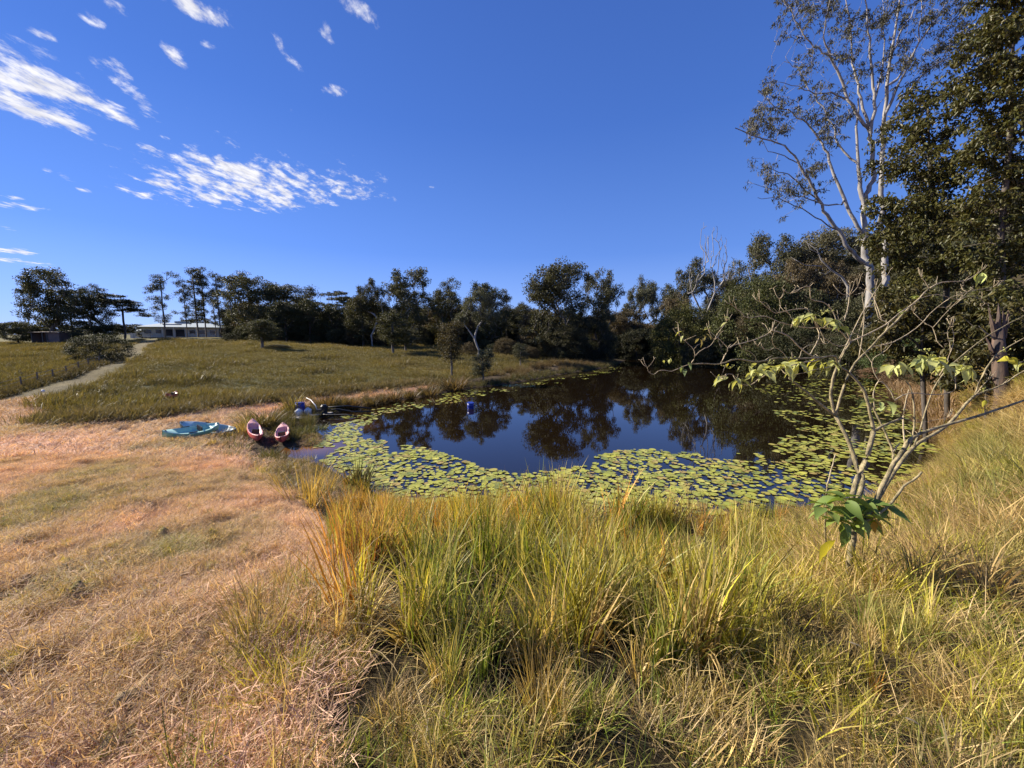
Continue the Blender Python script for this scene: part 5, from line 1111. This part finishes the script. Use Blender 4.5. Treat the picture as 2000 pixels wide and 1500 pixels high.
# ------------------------------------------------------------------ bare shrub in front
S0 = gp(1657, 1148, -.05); ST = float(project(S0)[2])
shrub = bpy.data.objects.new('bare_shrub', None); C.objects.link(shrub); shrub.location = S0
tag(shrub, 'sprawling half bare shrub with lichened stems, pale leaves and berry clusters', 'shrub')
BRN = [  # pixels, start radius m, end radius m, depth offset start -> end
 ([(1656,1148),(1660,1090),(1667,1037),(1664,976),(1677,929),(1695,887),(1706,843)], .032, .022, 0, .05),
 ([(1706,843),(1703,822),(1691,775),(1681,752),(1653,724),(1635,715)], .018, .009, .05, .0),
 ([(1706,843),(1728,829),(1763,817)], .014, .010, .05, .15),
 ([(1666,1000),(1686,939),(1674,915),(1658,864),(1632,813)], .024, .019, .02, .25),
 ([(1632,813),(1597,785),(1575,765),(1555,750),(1541,738)], .014, .007, .25, .1),
 ([(1632,813),(1623,780),(1624,752),(1635,715),(1649,687),(1663,666)], .015, .009, .25, .25),
 ([(1632,813),(1644,766),(1658,729),(1677,701),(1702,677),(1728,649),(1747,631),(1765,612),(1793,584),(1814,564)], .012, .008, .25, .5),
 ([(1814,564),(1808,552),(1800,543)], .006, .003, .5, .5), ([(1814,564),(1840,551),(1882,549),(1901,540),(1917,528)], .007, .003, .5, .6),
 ([(1663,666),(1655,650),(1649,640),(1639,626)], .007, .004, .25, .2), ([(1663,666),(1691,654),(1728,635),(1756,612),(1789,589),(1806,570)], .008, .005, .25, .45),
 ([(1672,1030),(1700,1000),(1721,955),(1740,915),(1761,883),(1777,859),(1800,846),(1835,834),(1901,815),(1952,799),(2000,782),(2060,765)], .026, .009, 0, .1),
 ([(1700,1000),(1726,955),(1751,915),(1784,873),(1821,850),(1854,827),(1887,789),(1903,773)], .022, .012, .1, .45),
 ([(1903,773),(1930,762),(1957,752),(2000,724),(2050,700)], .009, .006, .45, .5), ([(1903,773),(1919,733),(1943,696),(1971,677),(2010,655)], .009, .005, .45, .5), ([(1903,773),(1915,758),(1929,743)], .005, .003, .45, .4),
 ([(1777,873),(1784,845),(1786,817),(1784,780),(1779,761),(1770,745)], .010, .006, .15, .2), ([(1768,870),(1763,827),(1768,789),(1775,761)], .008, .005, .15, .3),
 ([(1786,869),(1798,836),(1817,775),(1840,733),(1877,696),(1924,659),(1970,632),(2010,612)], .009, .004, .2, .7),
 ([(1747,782),(1775,768),(1826,771),(1863,764),(1866,747)], .006, .004, .15, .2),
 ([(1674,1040),(1681,1023),(1709,1009),(1742,981),(1765,950),(1789,934),(1800,922)], .016, .009, .0, -.15),
 ([(1616,948),(1624,918),(1632,887)], .008, .006, .2, .22), ([(1616,1100),(1612,1020),(1616,948)], .009, .008, .2, .2),
 ([(1740,915),(1744,883),(1728,845),(1709,803),(1695,775),(1681,761)], .013, .006, .1, .3), ([(1744,883),(1752,872),(1758,866)], .008, .006, .1, .1),
 ([(1635,715),(1632,696),(1600,699),(1560,700),(1520,699),(1480,707),(1440,701),(1408,711),(1380,710),(1349,711)], .010, .006, 0, -.35),
 ([(1349,711),(1331,717),(1312,725),(1291,723),(1277,731),(1268,728),(1264,718)], .004, .002, -.35, -.4),
 ([(1349,711),(1357,696),(1355,683),(1341,669),(1328,656)], .004, .002, -.35, -.35), ([(1357,696),(1371,683),(1387,675),(1395,664)], .0035, .002, -.35, -.3),
 ([(1408,711),(1415,695),(1421,680),(1403,661),(1387,648)], .005, .002, -.3, -.3), ([(1397,659),(1411,640),(1419,627)], .003, .002, -.3, -.3),
 ([(1421,680),(1440,672),(1461,667),(1493,656),(1507,645)], .005, .004, -.3, -.1), ([(1507,645),(1539,656),(1560,677),(1581,693),(1600,699)], .006, .007, -.1, 0),
 ([(1429,595),(1445,608),(1461,621),(1493,617),(1520,628),(1544,635),(1573,640),(1595,640),(1637,645),(1659,667)], .003, .007, .1, .25),
 ([(1483,587),(1507,608),(1520,611),(1547,605),(1573,603),(1583,613),(1595,640)], .003, .005, .1, .2),
 ([(1520,611),(1524,598),(1522,585)], .003, .002, .1, .1), ([(1507,608),(1497,592),(1484,590)], .003, .002, .1, .1),
 ([(1595,640),(1600,656),(1592,675),(1581,693)], .005, .005, .15, .05), ([(1544,573),(1560,565),(1581,560),(1584,584),(1608,591),(1627,608),(1637,645)], .003, .006, .1, .25),
 ([(1627,555),(1643,573),(1659,576),(1675,560)], .004, .002, .3, .3), ([(1659,576),(1656,600),(1649,626)], .004, .005, .3, .2),
 ([(1445,749),(1467,752),(1490,735),(1520,722),(1560,710),(1600,703)], .003, .007, -.3, -.05), ([(1407,738),(1425,730),(1440,738),(1467,752)], .003, .004, -.35, -.3),
 ([(1711,560),(1708,590),(1716,620),(1735,632),(1728,649)], .003, .006, .5, .4), ([(1690,566),(1700,570),(1712,595),(1722,625)], .003, .005, .5, .4),
 ([(1640,700),(1662,655),(1690,600),(1712,565),(1730,540)], .006, .002, .1, .5), ([(1702,677),(1745,668),(1790,640),(1830,600),(1870,575),(1915,565),(1940,560)], .006, .002, .4, .7),
 ([(1830,600),(1860,598),(1885,580),(1910,582),(1925,592)], .003, .002, .6, .7), ([(1793,584),(1830,575),(1870,585),(1890,570)], .004, .002, .5, .6),
 ([(1821,640),(1850,608),(1870,588)], .003, .002, .6, .6), ([(1784,610),(1805,630),(1821,640),(1830,665),(1843,680)], .003, .004, .5, .4),
 ([(1709,803),(1706,770),(1716,745),(1735,758),(1747,782)], .006, .005, .2, .15), ([(1716,745),(1704,720),(1706,700),(1722,690)], .005, .003, .2, .2), ([(1706,713),(1690,690),(1675,665),(1680,640)], .003, .002, .2, .3),
 ([(1677,701),(1685,650),(1688,610),(1684,580)], .005, .002, .35, .45), ([(1663,666),(1640,676),(1610,660),(1600,640)], .005, .003, .25, .2),
 ([(1700,800),(1730,800),(1790,825),(1850,815)], .003, .002, .1, .2), ([(1835,734),(1850,705),(1856,680),(1850,650),(1856,636)], .005, .002, .35, .3), ([(1856,690),(1863,665),(1860,640)], .003, .002, .3, .3),
 ([(1541,705),(1530,690),(1515,680),(1500,684),(1480,676)], .004, .002, 0, -.1), ([(1515,680),(1508,668),(1510,655)], .003, .0015, -.05, -.1), ([(1560,700),(1570,680),(1590,672),(1612,672)], .003, .002, 0, .1),
 ([(1480,707),(1470,690),(1450,682)], .003, .0015, -.1, -.2), ([(1545,640),(1548,625),(1540,612)], .003, .0015, .1, .1), ([(1635,715),(1600,720),(1570,728),(1545,733)], .004, .002, 0, -.1)]
mb = MB(); mbt = MB(); sg = np.random.default_rng(12); ends = []
for pts, r0, r1, d0, d1 in BRN:
    m_ = len(pts); W_ = [ray(c[0], c[1], ST+d0+(d1-d0)*i/(m_-1)) for i, c in enumerate(pts)]
    if pts[0] == (1656,1148): W_[0] = S0+np.array([0, 0, -.05])
    if pts[0] == (1616,1100): W_[0] = gp(1616, 1100, -.05)
    W_ = np.array(W_); Q = []
    for i in range(m_-1):                                # Catmull-Rom through the traced joints
        p0_, p1_, p2_, p3_ = W_[max(i-1, 0)], W_[i], W_[i+1], W_[min(i+2, m_-1)]
        for f in (0, .33, .66): Q.append(.5*((2*p1_)+(p2_-p0_)*f+(2*p0_-5*p1_+4*p2_-p3_)*f*f+(3*p1_-p0_-3*p2_+p3_)*f**3)+sg.normal(0, .0015, 3))
    Q.append(W_[-1]); Q = np.array(Q)-S0; R_ = np.linspace(r0, r1, len(Q))*.88*(1+sg.normal(0, .05, len(Q)))
    (mb if max(r0, r1) > .0085 else mbt).tube(Q, R_, 8 if r0 > .01 else 6)
    e = Q[-1] if r1 <= r0 else Q[0]; e2 = Q[-2] if r1 <= r0 else Q[1]
    if min(r0, r1) < .0045: ends.append((e, (e-e2)/np.linalg.norm(e-e2)))
    if m_ > 4 and r0 < .011:                             # short spurs along thin limbs
        for q in range(2, len(Q)-2, 4):
            if sg.random() < .6:
                d_ = np.array([sg.normal(0, .5), sg.normal(0, .4), sg.uniform(.3, 1)]); d_ /= np.linalg.norm(d_); l = sg.uniform(.03, .09); k_ = d_+sg.normal(0, .5, 3)
                mbt.tube([Q[q], Q[q]+d_*l*.6, Q[q]+d_*l*.6+k_*l*.35], [.003, .0022, .0015], 5)
fork = []
for (e, d_) in ends:                                     # antler-like forks at the ends
    for k in range(3):
        v_ = d_*.6+np.array([sg.normal(0, .55), sg.normal(0, .5), sg.uniform(.1, .8)]); v_ /= np.linalg.norm(v_); l = sg.uniform(.05, .11)
        c1 = e+v_*l*.5; c2 = c1+(v_+[0, 0, .6])*l*.4; mbt.tube([e, c1, c2], [.003, .0022, .0016], 5)
        if sg.random() < .5:
            for q in range(2): mbt.tube([c2, c2+(sg.normal(0, 1, 3)+[0, 0, .8])*l*.16], [.0016, .0022], 4)
mb.build('stem', M_bark_green, shrub, True); mbt.build('twig', M_twig, shrub, True)
def leaf_mesh(seed, droop, fold=.18, wd_=.42):
    r = np.random.default_rng(seed); V = []; Fs = []; n = 7; L_ = 1.0; y = 0; z = 0; ang_ = .15
    prof = [0.02, .55, .92, 1.0, .82, .52, .22, 0.01]
    for i in range(n+1):
        w_ = prof[i]*wd_*.5; V += [(-w_, y, z+w_*fold*2+.015*sin(i*2.1)), (0, y, z), (w_, y, z+w_*fold*2+.015*sin(i*2.6+1))]
        ang_ -= droop/n; y += cos(ang_)*L_/n; z += sin(ang_)*L_/n
    for i in range(n):
        k = 3*i; Fs += [(k, k+1, k+4, k+3), (k+1, k+2, k+5, k+4)]
    nv = len(V); return mesh('shrub_leaf', V, Fs, [M_pale], True, {'h': ('FLOAT', np.zeros(nv)), 'rv': ('FLOAT', np.full(nv, r.random()*.5))})
LM = [leaf_mesh(1, .9), leaf_mesh(2, 1.4, .25), leaf_mesh(3, .6, .12, .40), leaf_mesh(4, 1.3, .3, .30)]
PG, YL, DG, OY = (.50,.52,.19), (.55,.50,.06), (.17,.25,.055), (.55,.32,.05)
CL = [(1332,652,-.35,2,.07,PG,1),(1300,704,-.35,2,.07,PG,1),(1337,712,-.35,3,.09,(.18,.24,.10),1),(1370,655,-.33,4,.08,(.28,.24,.10),1),(1418,627,-.3,2,.07,PG,.5),(1420,708,-.3,1,.08,YL,1),
 (1405,738,-.35,4,.10,PG,1),(1438,738,-.33,5,.13,PG,1),(1470,722,-.3,6,.13,PG,.8),(1500,718,-.25,6,.15,PG,.8),(1530,712,-.2,6,.16,PG,.8),(1562,708,-.1,6,.17,PG,.9),(1598,706,0,4,.18,(.36,.36,.07),1.2),(1622,708,0,4,.19,PG,.8),
 (1560,622,.1,4,.15,PG,.8),(1590,615,.15,5,.16,PG,.7),(1622,625,.2,7,.17,PG,.6),(1637,640,.2,3,.14,(.3,.36,.12),.6),
 (1735,718,.25,3,.2,PG,.7),(1762,712,.22,5,.21,PG,1),(1795,700,.2,6,.23,(.42,.46,.16),1.1),(1820,700,.25,6,.22,PG,.9),(1842,712,.3,4,.19,PG,.8),(1893,718,.4,5,.19,PG,1.1),(1873,712,.4,2,.17,PG,.3),
 (1917,530,.6,2,.15,(.42,.48,.16),1.3),(1722,786,.1,3,.20,(.40,.46,.18),.6),(1930,776,.2,1,.12,YL,1.3),(1971,697,.3,2,.12,YL,1.3),(1790,580,.5,4,.09,(.36,.42,.12),.2),(1762,610,.45,3,.08,(.36,.42,.12),.2),(2000,705,.3,3,.15,PG,.8)]
lg = np.random.default_rng(44)
def put_leaf(p_, az, pit, L_, tint, mi):
    o = ob('leaf', LM[mi % 4], shrub, p_, None, L_, tint=np.array(tint)*lg.uniform(.85, 1.15))
    o.rotation_euler = (pit, lg.normal(0, .35), az)
for (x_, y_, d_, n_, L_, tn, dr) in CL:
    c_ = ray(x_, y_, ST+d_)-S0
    n_ = int(n_*1.4+.5)
    for i in range(n_):
        az = 2*pi*i/n_+lg.normal(0, .5); put_leaf(c_+lg.normal(0, .018, 3), az, .35-dr*lg.uniform(.5, 1.5), L_*lg.uniform(.6, 1.05), tn, lg.integers(0, 4))
for (x_, y_, d_, n_, L_) in [(1648,978,-.02,10,.25),(1690,980,.05,10,.25),(1672,1005,-.05,9,.27),(1615,995,-.1,8,.23),(1728,990,.0,8,.24),(1700,1015,.1,6,.22),(1640,1020,-.1,6,.22)]:
    c_ = ray(x_, y_, ST+d_)-S0
    for i in range(n_):
        az = 2*pi*i/n_+lg.normal(0, .35); put_leaf(c_+lg.normal(0, .02, 3), az, lg.uniform(-.6, .55), L_*lg.uniform(.7, 1.1), lg.choice([0, 1]) and DG or (.24,.31,.07), lg.integers(0, 4))
for (x_, y_, az, pit, L_, tn) in [(1645,1020,.4,-1.35,.24,DG),(1632,1055,.2,-1.4,.27,YL),(1705,1010,-2.4,-.9,.17,OY),(1655,1030,2.6,-1.2,.2,DG),(1708,1018,2.2,-.6,.13,OY)]:
    c_ = ray(x_, y_, ST-.08)-S0; put_leaf(c_, az, pit, L_, tn, 2); shrub.children[-1]['label'] = 'yellowed leaf hanging low' if tn is not DG else 'dark green hanging leaf'
M_berry = plain('green_berry', (.34,.34,.08), .5, .15, 30)
def berries(x_, y_, d_, n_, r_):
    c_ = ray(x_, y_, ST+d_)-S0; mb = MB()
    for i in range(n_):
        u = lg.normal(0, 1, 3)*[1.6, 1, .5]*.018+[0, 0, .01]; q = c_+u; mb.tube([c_-[0, 0, .02], q], .0016, 4)
        prof = [(.001, -r_)]+[(r_*sin(a), -r_*cos(a)) for a in np.linspace(.5, 2.64, 5)]+[(.001, r_)]; mb.lathe(prof, 8, q)
    mb.build('berry_cluster', M_berry, shrub, True)
for b_ in [(1808,684,.2,9,.0075),(1818,693,.2,7,.007),(1620,608,.2,8,.006),(1605,612,.2,5,.006),(1886,702,.4,8,.0065),(1966,684,.3,6,.006),(1697,762,.1,6,.007),(1500,706,-.25,5,.005),(1640,712,.05,5,.005),(1920,762,.35,5,.006),(1540,700,-.15,5,.005),(1770,698,.2,4,.005),(1375,640,-.33,5,.004),(1425,716,-.33,6,.004),(1440,722,-.33,5,.004)]: berries(*b_)
# dry fallen leaves in the near grass
for x_, y_, s_, lb in ((1690,1300,.05,'pale dry leaf curled in the grass below the bare shrub'), (1795,1478,.035,'small pale leaf in the grass at the bottom right')):
    o = ob('fallen_leaf', LM[2], None, gp(x_, y_, .16), (.5, .3, 1.2), s_*2, tint=(.60,.50,.34)); tag(o, lb, 'leaf')
